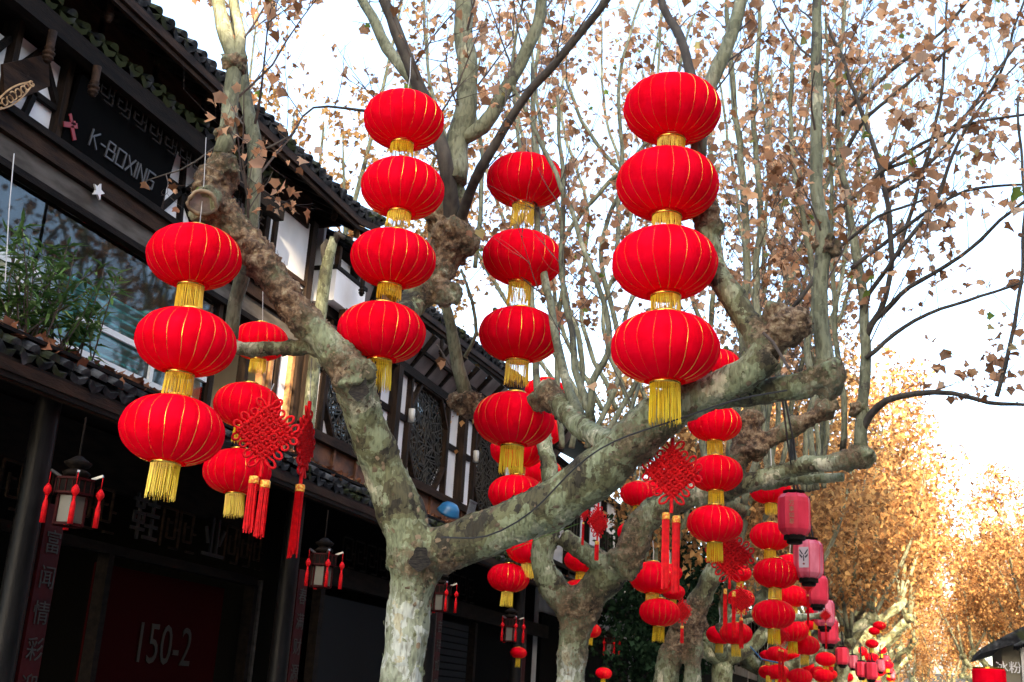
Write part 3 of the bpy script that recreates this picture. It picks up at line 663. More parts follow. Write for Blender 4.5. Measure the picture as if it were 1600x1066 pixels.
for k, yc in enumerate(OC):
    octa(yc, k)
    for sgn in (-1, 1): p_post(yc + sgn * .85, .07)
for yc in (12.95, 15.8, 18.8, 21.85):
    p_post(yc, .17, .13)
    bx('plaster_panel', XW - .06, XW - .01, yc + .085, yc + (.57 if yc != 18.8 else .66), 3.27, 4.83, M['plaster'], b2)
    if yc > 14: bx('plaster_panel', XW - .06, XW - .01, yc - .56, yc - .085, 3.27, 4.83, M['plaster'], b2)
    bx('beam', XW - .02, XW + .03, yc - .55, yc + .6, 4.1, 4.2, M['dark_wood'], b2)
    if yc > 14:
        MB().lathe([(.05, 0), (.05, .2)], 12, (XW + .26, yc + .22, 4.02)).build('insulator', M['pipe_white'], b2, smooth=True)
# soffit of pinkish panels between rafters
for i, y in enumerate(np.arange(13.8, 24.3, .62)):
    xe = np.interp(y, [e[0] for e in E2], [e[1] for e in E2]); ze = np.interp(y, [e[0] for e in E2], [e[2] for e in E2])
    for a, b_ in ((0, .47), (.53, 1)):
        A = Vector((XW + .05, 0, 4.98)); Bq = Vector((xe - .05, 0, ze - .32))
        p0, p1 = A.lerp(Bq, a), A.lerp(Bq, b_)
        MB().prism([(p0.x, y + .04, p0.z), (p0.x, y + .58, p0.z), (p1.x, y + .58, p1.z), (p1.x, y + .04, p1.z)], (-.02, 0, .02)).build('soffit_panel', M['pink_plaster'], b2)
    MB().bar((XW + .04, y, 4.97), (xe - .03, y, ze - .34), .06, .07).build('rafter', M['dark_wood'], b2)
for t in (.5,):
    mb = MB()
    for a, b_ in zip(E2[:-1], E2[1:]): mb.bar((XW + .05 + t * (a[1] - .05 - XW - .05), a[0], 4.96 + t * (a[2] - .3 - 4.98)), (XW + .05 + t * (b_[1] - .05 - XW - .05), b_[0], 4.96 + t * (b_[2] - .3 - 4.98)), .05, .05)
    mb.build('batten', M['dark_wood'], b2)
tiled_roof(b2, E2, 3.2, R(27), rows=10, caps=False, seed=8, period=.21)
for px, py in ((585, 405), (690, 548), (566, 452)): drop_post(b2, atx(px, py - 4, -6.75), 'dark_wood', .55)
MB().prism([(-10, 13.6, 7.5), (-10, 24.4, 7.6), (-12.5, 24.4, 6.1), (-12.5, 13.6, 6.1)], (0, 0, -.08)).build('rear_roof', M['tile'], b2)
tiled_roof(b2, [(13.35, -6.0, 2.26), (24.4, -6.0, 2.26)], 1.15, R(24), rows=7, seed=9, thick=.04, m='moss_tile')
bx('eave_beam', -6.12, -6.02, 13.25, 24.4, 2.03, 2.14, M['dark_wood'], b2)
bx('soffit', XW - .1, -6.1, 13.25, 24.4, 2.40, 2.43, M['dark_wood'], b2)
bx('lintel', -7.12, -7.0, 13.3, 24.4, 1.35, 1.6, M['dark_wood'], b2)
bx('shutter', -7.1, -7.02, 13.9, 16.0, GZ + .12, 1.2, M['shutter'], b2)
for k in range(24): bx('shutter_slat', -7.02, -7.0, 16.6, 19.4, GZ + .2 + k * .11, GZ + .29 + k * .11, M['shutter'], b2)
for y in (13.7, 16.2, 19.7): bx('door_post', -7.1, -6.98, y, y + .12, GZ + .1, 1.3, M['dark_wood'], b2)
f3 = MB(); fret(f3, -6.98, 14.2, 19.5, 1.62, 2.0, .02, 14, 5); f3.build('fretwork', M['dark_wood'], b2)
# white bay box at the gap and its little roof
bay = empty('balcony_box', (XW, 13.4, 4.9), 'white plaster bay box catching sunlight in the gap between the two houses', 'bay')
bx('wall', -7.35, -6.95, 13.12, 14.05, 4.98, 5.42, M['plaster'], bay); bx('rail', -7.33, -6.93, 13.1, 14.07, 5.43, 5.48, M['dark_wood'], bay)
bx('wall', -7.5, -7.1, 13.12, 13.8, 5.48, 5.72, M['plaster'], bay); bx('post', -7.0, -6.93, 13.12, 13.19, 5.48, 5.75, M['brown_wood'], bay)
MB().bar((-7.0, 13.5, 4.93), (-6.8, 15.4, 4.93), .10, .14).build('beam', M['red_wood'], bay)
for k in range(7): inst('roof_tile', TILES['tile'][1], bay, Vector((-6.8 - .02 * k, 13.1 + .15 * k, 5.80)) - wloc(bay), (0, R(25), 0))
# blue helmet-like bowl and metal crate on roof
bl = empty('blue_basin', atx(700, 802, -6.2), 'glossy blue plastic basin lying on the lower roof beside the nearest tree fork', 'basin')
pf = [(.02, .16), (.09, .15), (.14, .10), (.165, .03), (.18, 0), (.17, .0), (.13, .09), (.02, .14)]
MB().lathe(pf, 20).build('bowl', M['blue_plastic'], bl, smooth=True, off=(0, 0, 0)); bl.rotation_euler = (.3, .5, 0)
cr = empty('wire_rack', atx(735, 795, -6.2), 'small grey metal rack tipped over on the lower roof right of the blue basin', 'rack')
mb = MB()
for k in range(6): mb.bar((0, -.14 + k * .055, -.12), (.02, -.08 + k * .055, .12), .014)
mb.bar((0, -.16, -.12), (0, .16, -.12), .02).bar((.02, -.1, .12), (.02, .22, .12), .02)
mb.build('bars', M['grey_metal'], cr, off=(0, 0, 0))
# ------------------------------------------------------------------ further houses
def far_house(y0, y1, label, ztop=6.1, xw=XW, m_='plaster', ze=2.26, edge=None, z2=4.9):
    h = empty('row_house', (xw, (y0 + y1) / 2, GZ), label, 'building')
    bx('wall', xw - 4, xw - .1, y0, y1, GZ, z2 + .6, M[m_], h)
    bx('shopfront', xw - .1, xw - .02, y0, y1, GZ, 1.9, M['interior_dark'], h)
    n = max(2, int((y1 - y0) / 1.6))
    for k in range(n + 1):
        y = y0 + (y1 - y0) * k / n; bx('post', xw - .1, xw + .05, y - .06, y + .06, 2.3, z2 + .5, M['dark_wood'], h)
        if k < n and k % 2 == 1:
            bx('window', xw - .1, xw - .04, y + .25, y + 1.2, 3.2, 4.5, M['interior_dark'], h)
            for q in range(4): bx('window_bar', xw - .04, xw - .01, y + .28 + q * .27, y + .31 + q * .27, 3.2, 4.5, M['lattice'], h)
    for z in (2.7, 3.0, z2 + .45): bx('beam', xw - .1, xw + .06, y0, y1, z, z + .09, M['dark_wood'], h)
    tiled_roof(h, [(y0, -6.5, ztop), (y1, -6.5, ztop + .05)], 3.0, R(27), rows=6, caps=False, seed=int(y0), period=.25)
    tiled_roof(h, [(y0, -6.0, ze), (y1, -6.0, ze)], 1.1, R(24), rows=4, seed=int(y0) + 1, period=.25)
    MB().prism([(-9.5, y0, ztop + 1.5), (-9.5, y1, ztop + 1.5), (-11.5, y1, ztop), (-11.5, y0, ztop)], (0, 0, -.08)).build('rear_roof', M['tile'], h)
    bx('eave_beam', -6.12, -6.02, y0, y1, 2.0, 2.12, M['dark_wood'], h)
    return h
far_house(24.6, 33.5, 'third house, white walled with dark posts, behind the lanterns right of the lattice windows', 5.9)
far_house(34.5, 46, 'fourth house in the row, grey walls glimpsed under the big limb', 5.2, m_='far_wall')
far_house(47, 62, 'farthest house on the left, low dark eave behind the lantern crowd', 4.6, m_='far_wall')

far_house(63, 90, 'long house at the far left end, mostly behind lanterns and trunks', 4.6, m_='far_wall')
fe = empty('end_house', (0, 172, GZ), 'low dark house closing the far end of the street', 'building')
bx('wall', -16, 18, 172, 178, GZ, 4.5, M['far_wall'], fe); MB().prism([(-17, 171, 4.4), (19, 171, 4.4), (19, 176, 7), (-17, 176, 7)], (0, 0, .2)).build('roof', M['tile'], fe)
# opposite side of the street (seen in the window reflection; added shade slabs behind the camera)
op = empty('opposite_house', (11, 5, GZ), 'long timber house across the street, mirrored in the upper shop window', 'building')
bx('wall', 10, 16, -14, 36, GZ, 7.0, M['far_wall'], op); bx('shopfront', 9.9, 10, -14, 30, GZ, 1.6, M['interior_dark'], op)
MB().prism([(8.9, -15, 6.8), (8.9, 36.5, 6.8), (13, 36.5, 9.6), (13, -15, 9.6)], (0, 0, .12)).build('roof', M['tile'], op)
for k in range(11): bx('post', 9.85, 9.98, -13 + k * 4.2, -12.8 + k * 4.2, GZ, 4.1, M['dark_wood'], op)
tw = empty('shade_block', (20, -38, GZ), 'unseen slabs added behind the camera to shade the near street', 'building')
for x0, x1, z1 in ((-4, 11.3, 34), (11.3, 13.15, 20.8), (13.15, 42, 34)): bx('wall', x0, x1, -37, -34 if z1 > 30 else -34.5, GZ, z1, M['far_wall'], tw)  # added sun blockers; the slot between them lets a narrow beam through
bx('wall', 11.3, 13.15, -36.5, -34.2, 24.4, 34, M['far_wall'], tw)  # added piece that shuts the top of the sun slot
for fz in range(10):
    for q in range(4): bx('window', -3 + q * 3.7, -1.4 + q * 3.7, -34.02, -33.95, 1.0 + fz * 3.1, 2.6 + fz * 3.1, M['grey_metal'], tw)
    for q in range(8): bx('window', 14 + q * 3.5, 15.6 + q * 3.5, -34.02, -33.95, 1.0 + fz * 3.1, 2.6 + fz * 3.1, M['grey_metal'], tw)

# kiosk at right edge
ko = empty('kiosk', (3.0, 30, GZ), 'small olive kiosk with tiled roof at the bottom right corner', 'kiosk')
kx = at(1580, 1066, 30); k0 = at(1567, 1050, 30)
bx('wall', k0.x, k0.x + 4, 30, 33, GZ, 1.95, M['olive'] if 'olive' in M else mat('olive', (.16, .14, .09), .7), ko)
bx('pillar', at(1595, 1030, 30).x, at(1610, 1030, 30).x, 29.9, 30.0, GZ, 2.0, M['pipe_white'], ko)
MB().prism([at(1531, 1022, 29.6), at(1534, 1012, 29.6), at(1600, 978, 29.6), at(1640, 965, 29.6), at(1640, 985, 29.6), at(1600, 1002, 29.6)], (0, 4, 0)).build('roof', M['tile'], ko)
for k in range(5): inst('roof_tile', TILES['tile'][1], ko, at(1588 + k * 3, 1010 - k * 1.6, 29.5) - wloc(ko), (0, R(-25), R(-90)), (1.0, 1.0, 1.0))
put_text('冰粉', .28, .01, at(1576, 1044, 29.95), M['plaster'], ko, 'lettering', Matrix(((1, 0, 0), (0, 0, -1), (0, 1, 0))))
rd = empty('red_drum_lantern', at(1546, 1066, 26), 'plain red drum lantern cut off by the bottom edge beside the kiosk', 'lantern')
MB().lathe([(.30, -.5), (.32, -.45), (.32, .22), (.30, .25)], 24).build('shade', M['silk'], rd, smooth=False, off=(0, 0, 0)); MB().lathe([(.305, .25), (.305, .28)], 24).build('rim', M['gold'], rd, off=(0, 0, 0))

# ------------------------------------------------------------------ litter and shrub on the lower roof
def litter(y0, y1, n, parent, seed):
    rs = np.random.RandomState(seed); y = rs.uniform(y0, y1, n); d = rs.beta(1.3, 1.8, n) * 1.0 + .1
    pts = np.stack([-6.0 - d, y, 2.26 + d * math.tan(R(24)) + .03 + rs.uniform(0, .06, n)], 1)
    leaves_mesh('leaf_litter', pts, rs.uniform(.07, .14, n), 'plane', M['litter'], parent, droop=False)
litter(4, 13.2, 900, b1, 1); litter(13.3, 24, 900, b2, 2)
sh = empty('roof_shrub', (-6.75, 7.6, 2.6), 'leafy green shrub growing on the tiles in front of the upper shop window', 'shrub')
stems = MB(); lp = []; lr = []; rs = random.Random(11)
for k in range(34):
    b0 = Vector((-6.70 + rs.uniform(-.12, .12), 7.70 + rs.uniform(-.5, .45), 2.56)); L = rs.uniform(.45, 1.0)
    d = Vector((rs.uniform(-.25, .35), rs.uniform(-.55, .55), 1)).normalized(); pts = [b0]
    for q in range(8): d = (d + Vector((rs.uniform(-.12, .12), rs.uniform(-.14, .14), -.03))).normalized(); pts.append(pts[-1] + d * L / 8)
    stems.tube(pts, np.linspace(.009, .003, 9), 5)
    for q in range(2, 9):
        for _ in range(rs.randint(2, 4)):
            dd = Vector((rs.uniform(-1, 1), rs.uniform(-1, 1), rs.uniform(-.5, .6))).normalized()
            lp.append(tuple(pts[q] + dd * .01)); Y = dd; X = Y.cross(Vector((0, 0, 1))).normalized(); Z = X.cross(Y); lr.append(np.array([X, Y, Z]).T)
stems.build('stem', M['twig'], sh); leaves_mesh('foliage', lp, [rs.uniform(.12, .24) for _ in lp], 'lance', M['green_leaf'], sh, rots=np.array(lr))

# ------------------------------------------------------------------ TREES
def remesh_tubes(mb, voxel, smooth_it=2):
    me = mb.mesh('tmp'); o = bpy.data.objects.new('tmp', me); col.objects.link(o)
    r = o.modifiers.new('r', 'REMESH'); r.mode = 'VOXEL'; r.voxel_size = voxel
    s = o.modifiers.new('s', 'SMOOTH'); s.iterations = smooth_it; s.factor = .6
    dg = bpy.context.evaluated_depsgraph_get(); out = bpy.data.meshes.new_from_object(o.evaluated_get(dg))
    bpy.data.objects.remove(o); return out
def pxline(pts):                         # (px, py, depth y, width px) -> points and radii
    P = [at(p[0], p[1], p[2]) for p in pts]; return P, [p[3] * .5 * mpp(q) for p, q in zip(pts, P)]
def lump(mb, c, r, seed, amp=.35, sub=3):
    import bmesh
    bm = bmesh.new(); bmesh.ops.create_icosphere(bm, subdivisions=sub, radius=1)
    V = []
    for v in bm.verts:
        q = v.co; n_ = noise.fractal(q * 1.3 + Vector((seed * 7.1, 0, 0)), 1, 2, 3)
        V.append(tuple(Vector(c) + q * r * (1 + amp * n_)))
    F = [tuple(v.index for v in f.verts) for f in bm.faces]; bm.free(); mb.add(V, F)
def finish_trunk(me, knots, name, matr, parent, amp=.014, low=None):
    n = len(me.vertices); co = np.empty(n * 3); me.vertices.foreach_get('co', co); co = co.reshape(-1, 3)
    no = np.empty(n * 3); me.vertices.foreach_get('normal', no); no = no.reshape(-1, 3)
    kn = np.zeros(n)
    for (c, r, s) in knots:
        d = np.linalg.norm(co - np.array(tuple(c)), axis=1); kn = np.maximum(kn, s * np.clip(1.35 - d / r, 0, 1))
    h = np.zeros(n)
    for i in range(n):
        p = Vector(co[i]); a = noise.noise(p * 5.0) * amp * 1.1 + noise.noise(p * 13) * amp * .6
        vd = noise.cell(Vector((p.x * 11 + a * 30, p.y * 11, p.z * 5))) 
        a += vd * .0035
        k = kn[i]
        if k > .05: a += k * (noise.turbulence(p * 9, 4, False, noise_basis='VORONOI_F2F1') * .026 - .008 + abs(noise.noise(Vector((p.x * 46, p.y * 46, p.z * 18)))) * .022 + noise.noise(p * 8) * .018)
        h[i] = a
    kk = kn > .3
    if kk.any(): h = h - np.where(kn > .05, kn, 0) * (h[kk].mean() - .006)
    co += no * h[:, None]; co -= np.array(tuple(wloc(parent)))
    me.vertices.foreach_set('co', co.ravel())
    at_ = me.attributes.new('knot', 'FLOAT', 'POINT'); at_.data.foreach_set('value', kn)
    if low is not None:
        a2 = me.attributes.new('low', 'FLOAT', 'POINT'); zz = co[:, 2] + wloc(parent).z; a2.data.foreach_set('value', np.clip((low - zz) / .25, 0, 1))
    me.polygons.foreach_set('use_smooth', [True] * len(me.polygons)); me.materials.clear(); me.materials.append(matr); me.update()
    o = bpy.data.objects.new(name, me); col.objects.link(o); o.parent = parent; me.name = name
    return o, co, kn, no
def flakes(co, kn, no, n, parent, seed, size=(.008, .022)):
    rs = np.random.RandomState(seed); idx = np.where(kn > .25)[0]
    if len(idx) == 0: return
    idx = rs.choice(idx, n); mb = MB(); off = np.array(tuple(wloc(parent)))
    for i in idx:
        p = co[i] + off; nn = no[i]; t = np.cross(nn, rs.normal(0, 1, 3)); t /= np.linalg.norm(t) + 1e-9; b = np.cross(nn, t)
        L = rs.uniform(*size) * 1.6; w_ = rs.uniform(*size) * .5; lift = rs.uniform(.1, .6)
        V = []
        for k in range(3):
            u = k / 2; q = p + t * L * (u - .2) + nn * (.004 + lift * L * u * u * .7)
            V += [q - b * w_ * (1 - .4 * u), q + b * w_ * (1 - .5 * u)]
        mb.add(V, [(0, 1, 3, 2), (2, 3, 5, 4)])
    mb.build('bark_flakes', M['flake'], parent, kind='stuff')
def plates(co, kn, no, n, parent, seed):
    rs = np.random.RandomState(seed + 50); idx = rs.choice(np.where(kn < .3)[0], n); off = np.array(tuple(wloc(parent)))
    for q, m_ in enumerate(('flake', 'bark_pale', 'bark')):
        mb = MB()
        for i in idx[q::3]:
            p = co[i] + off; nn = no[i]; t = np.array([rs.normal(0, .3), rs.normal(0, .3), 1.]); t -= nn * t.dot(nn); t /= np.linalg.norm(t) + 1e-9; b = np.cross(nn, t)
            L = rs.uniform(.02, .06); w_ = rs.uniform(.008, .028); k = 7; V = [p + nn * .006]; lift = rs.uniform(.004, .014)
            for a in np.arange(k) * 2 * np.pi / k:
                rr = rs.uniform(.6, 1.15); V.append(p + t * L * .5 * rr * math.cos(a) + b * w_ * rr * math.sin(a) + nn * (.002 + lift * max(0, math.cos(a + seed))))
            mb.add(V, [(0, 1 + a, 1 + (a + 1) % k) for a in range(k)])
        mb.build('peeling_bark', M[m_], parent, kind='stuff')
class Twigs:
    def __init__(s, seed): s.mb = MB(); s.leaf = []; s.rg = random.Random(seed)
    def twig(s, p, d, L, r, lvl, dens=1.0):
        rg = s.rg; n = 5 if lvl == 0 else 4; pts = [Vector(p)]; d = Vector(d).normalized()
        for i in range(n):
            d = (d + Vector((rg.uniform(-.16, .16), rg.uniform(-.16, .16), rg.uniform(-.05, .16)))).normalized(); pts.append(pts[-1] + d * L / n)
        s.mb.tube(pts, np.linspace(r, r * .35, n + 1), 4 if lvl == 0 else 3, cap=False)
        if lvl < 2 and L > .25:
            m_ = max(2, int(L / (.20 if lvl == 0 else .16) * dens))
            for k in range(m_):
                t = rg.uniform(.15, 1); i = min(n - 1, int(t * n)); q = pts[i].lerp(pts[i + 1], t * n - i)
                dd = (pts[i + 1] - pts[i]).normalized(); side = Vector((rg.uniform(-1, 1), rg.uniform(-1, 1), rg.uniform(-.6, .8))).normalized()
                s.twig(q, dd * .9 + side * .9, L * rg.uniform(.25, .5), r * .5, lvl + 1, dens)
        if lvl >= 1:
            for k in range(rg.choice((0, 1, 1, 2, 2, 3))):
                q = pts[rg.randint(1, n)] + Vector((rg.uniform(-.03, .03), rg.uniform(-.03, .03), rg.uniform(-.05, .01))); s.leaf.append(tuple(q))
    def clothe(s, P, rad, start=.2, step=.30, L=(.5, 1.3), dens=1.0):
        P = np.asarray(P); seg = np.linalg.norm(np.diff(P, axis=0), axis=1); cum = np.concatenate([[0], np.cumsum(seg)]); tot = cum[-1]; t = start * tot
        while t < tot:
            i = min(len(seg) - 1, np.searchsorted(cum, t) - 1 if t > 0 else 0); i = max(i, 0)
            q = P[i] + (P[i + 1] - P[i]) * ((t - cum[i]) / max(seg[i], 1e-6)); d = (P[i + 1] - P[i]) / max(seg[i], 1e-6)
            a = s.rg.uniform(0, 6.28); side = Vector((math.cos(a), math.sin(a), .25))
            s.twig(q, Vector(d) * .8 + side * .8, s.rg.uniform(*L) * (1.1 - .4 * t / tot), max(.004, min(.014, rad * .35)), 0, dens); t += step * s.rg.uniform(.5, 1.5)
        s.leaf.append(tuple(P[-1]))
def make_tree(name, base, label, limbs, knots_px, lumps, poles, group, seed, voxel=.018, matr='bark', nflake=300, nleafobj=0, leafsize=(.08, .14), step=.30, dens=1.0, Lr=(.5, 1.3), low=None, thin=.87):
    t = empty(name, base, label, 'tree', group)
    mb = MB()
    for ln in limbs:
        P, r = pxline(ln); P, r = resample(P, r, .06); 
        r = r * (1 + .05 * np.sin(np.arange(len(r)) * .9 + seed)) * thin; mb.tube(P, r, 18)
    K = []
    for (px, py, y, rp, s) in knots_px:
        c = at(px, py, y); K.append((c, rp * mpp(c), s))
    for i, (px, py, y, rp) in enumerate(lumps):
        c = at(px, py, y); lump(mb, c, rp * mpp(c) * (thin - .04), seed * 10 + i)
    me = remesh_tubes(mb, voxel)
    o, co, kn, no = finish_trunk(me, K, 'trunk', M[matr], t, low=low)
    if nflake: flakes(co, kn, no, nflake, t, seed)
    if seed < 3: plates(co, kn, no, 900 if seed == 1 else 500, t, seed)
    tw = Twigs(seed)
    for pl in poles:
        dark = len(pl[0]) > 4 and pl[0][4] == 'd'
        P, r = pxline([q[:4] for q in pl]); P, r = resample(P, r, .12); r = r * .84
        jit = np.array([[noise.noise(Vector(p) * 3 + Vector((k * 9, 0, 0))) for k in range(3)] for p in P]) * .025; P = P + jit
        r = np.array([rr * (1 + .10 * max(0, noise.noise(Vector(p) * 6)) * 2) for p, rr in zip(P, r)])
        m1 = MB(); m1.tube(P, r, 12); m1.build('branch', M['bark_dark' if dark else 'bark_pole'], t, smooth=True)
        tw.clothe(P, float(r[-1]), step=step, dens=dens, L=Lr)
    tw.mb.build('twigs', M['twig'], t, kind='stuff')
    return t, tw, (co, kn, no)
KEEP_CLEAR = []
for (px, py, y, w_) in [(820, 284, 9.2, 122), (815, 404, 9.2, 126), (811, 524, 9.2, 128), (803, 656, 9.2, 127), (632, 188, 7.3, 126), (628, 294, 7.3, 131), (613, 405, 7.3, 134), (597, 520, 7.3, 139), (1050, 173, 7.2, 152), (1043, 289, 7.2, 160), (1041, 412, 7.2, 165), (1040, 545, 7.2, 170), (305, 402, 6.35, 146), (289, 535, 6.35, 156)]:
    c = at(px, py, y); KEEP_CLEAR.append((np.array(tuple(c)), .5 * w_ * mpp(c)))
def leaf_up(t, tw, nobj, size, seed, keep=1.0, extra=None):
    rs = np.random.RandomState(seed); L = np.array(tw.leaf + (extra or [])); L = L[rs.uniform(0, 1, len(L)) < keep]
    d = np.linalg.norm(L, axis=1); o = np.argsort(d); L = L[o]; s = rs.uniform(*size, len(L)) * rs.choice([.6, .75, .9, 1.05, 1.4], len(L))
    vis = []
    for i, p in enumerate(L):
        q = CM.T @ p; u, v = 800 + FPX * q[0] / -q[2], 533 - FPX * q[1] / -q[2]
        vis.append(q[2] < 0 and 0 < u < 1600 and 0 < v < 1066)
    vis = np.array(vis)
    # nobody left leaves growing against the silk: clear the space round each lantern and in front of it
    ok = np.ones(len(L), bool)
    for (c, r_) in KEEP_CLEAR:
        cn = c / np.linalg.norm(c); al = L @ cn; dd = np.linalg.norm(L - al[:, None] * cn, axis=1); rr = r_ * al / np.linalg.norm(c)
        ok &= ~((al > np.linalg.norm(c) - 3.5) & (al < np.linalg.norm(c) + r_) & (dd < rr * 1.12))
    L, s, vis = L[ok], s[ok], vis[ok]; pick = np.where(vis)[0][:nobj]; msk = np.ones(len(L), bool); msk[pick] = False
    leaf_objects(L[pick], s[pick], t); leaves_mesh('foliage', L[msk], s[msk], 'plane', M['leaf'], t)
    return len(L)
GRP = 'mottled pollarded plane trees in a row along the shops'
# ---- tree A
A_limbs = [
 [(626, 1300, 7.7, 84), (626, 1090, 7.7, 76), (634, 1000, 7.7, 76), (642, 930, 7.7, 82), (650, 880, 7.68, 98), (640, 840, 7.65, 92), (622, 790, 7.6, 82), (596, 725, 7.5, 74), (572, 660, 7.35, 70), (556, 610, 7.2, 74), (545, 575, 7.1, 74)],
 [(545, 578, 7.1, 68), (505, 530, 7.0, 58), (455, 478, 6.9, 60), (415, 415, 6.8, 62), (372, 360, 6.7, 58), (340, 325, 6.65, 56), (336, 285, 6.62, 66), (350, 240, 6.6, 36)],
 [(340, 300, 6.68, 50), (317, 317, 6.38, 50)],
 [(556, 590, 7.2, 50), (600, 540, 7.9, 50), (640, 480, 8.4, 54), (680, 430, 8.55, 60), (704, 385, 8.6, 66), (706, 330, 8.6, 46), (710, 270, 8.5, 38)],
 [(660, 868, 7.7, 92), (720, 848, 7.7, 84), (790, 822, 7.65, 84), (860, 790, 7.6, 86), (915, 752, 7.55, 88), (965, 712, 7.5, 86), (1008, 668, 7.5, 84), (1050, 640, 7.5, 72), (1110, 612, 7.5, 64), (1165, 585, 7.4, 62), (1200, 555, 7.4, 62)],
 [(1110, 622, 7.55, 44), (1170, 616, 7.6, 46), (1230, 606, 7.6, 46), (1283, 592, 7.6, 54), (1290, 565, 7.6, 40)],
 [(1205, 560, 7.4, 56), (1165, 500, 7.45, 46), (1135, 450, 7.45, 42), (1112, 410, 7.5, 42), (1100, 350, 7.5, 40), (1092, 290, 7.5, 34), (1090, 240, 7.5, 28)],
 [(545, 565, 7.1, 34), (500, 545, 7.05, 28), (440, 544, 7.0, 26), (385, 546, 6.95, 25), (362, 540, 6.95, 26)],
 [(985, 705, 7.55, 50), (955, 692, 7.8, 40), (905, 665, 8.3, 40), (862, 625, 8.8, 44), (800, 640, 9.2, 30), (735, 636, 9.4, 36), (715, 632, 9.4, 34)],
]
A_knots = [(335, 290, 6.62, 60, .95), (318, 318, 6.5, 34, .6), (400, 400, 6.8, 75, .95), (450, 475, 6.9, 70, .85), (350, 335, 6.65, 45, .9), (545, 580, 7.1, 48, .9), (560, 610, 7.2, 42, .6), (700, 380, 8.6, 80, .95), (690, 450, 8.5, 50, .7), (655, 880, 7.6, 44, .75),
 (700, 880, 7.65, 36, .7), (1235, 515, 7.4, 62, 1.0), (1200, 560, 7.4, 40, .5), (1100, 330, 7.5, 45, .9), (1290, 590, 7.6, 55, .6), (1000, 690, 7.5, 66, .6), (870, 630, 8.8, 50, .85), (725, 636, 9.4, 50, .85), (1040, 640, 7.5, 50, .45), (860, 800, 7.6, 36, .4), (500, 545, 7.05, 30, .5)]
A_lumps = [(335, 285, 6.62, 40), (355, 262, 6.6, 24), (318, 330, 6.6, 26), (712, 375, 8.55, 42), (690, 345, 8.6, 30), (700, 460, 8.5, 26), (1228, 515, 7.4, 38), (1245, 500, 7.4, 26), (1212, 490, 7.4, 24), (1290, 592, 7.6, 36), (1302, 578, 7.6, 24), (655, 878, 7.7, 50),
 (555, 590, 7.1, 42), (735, 632, 9.4, 28), (715, 628, 9.4, 20), (858, 615, 8.8, 28), (985, 690, 7.5, 48), (1105, 330, 7.5, 24), (1110, 355, 7.5, 22), (1060, 632, 7.5, 38)]
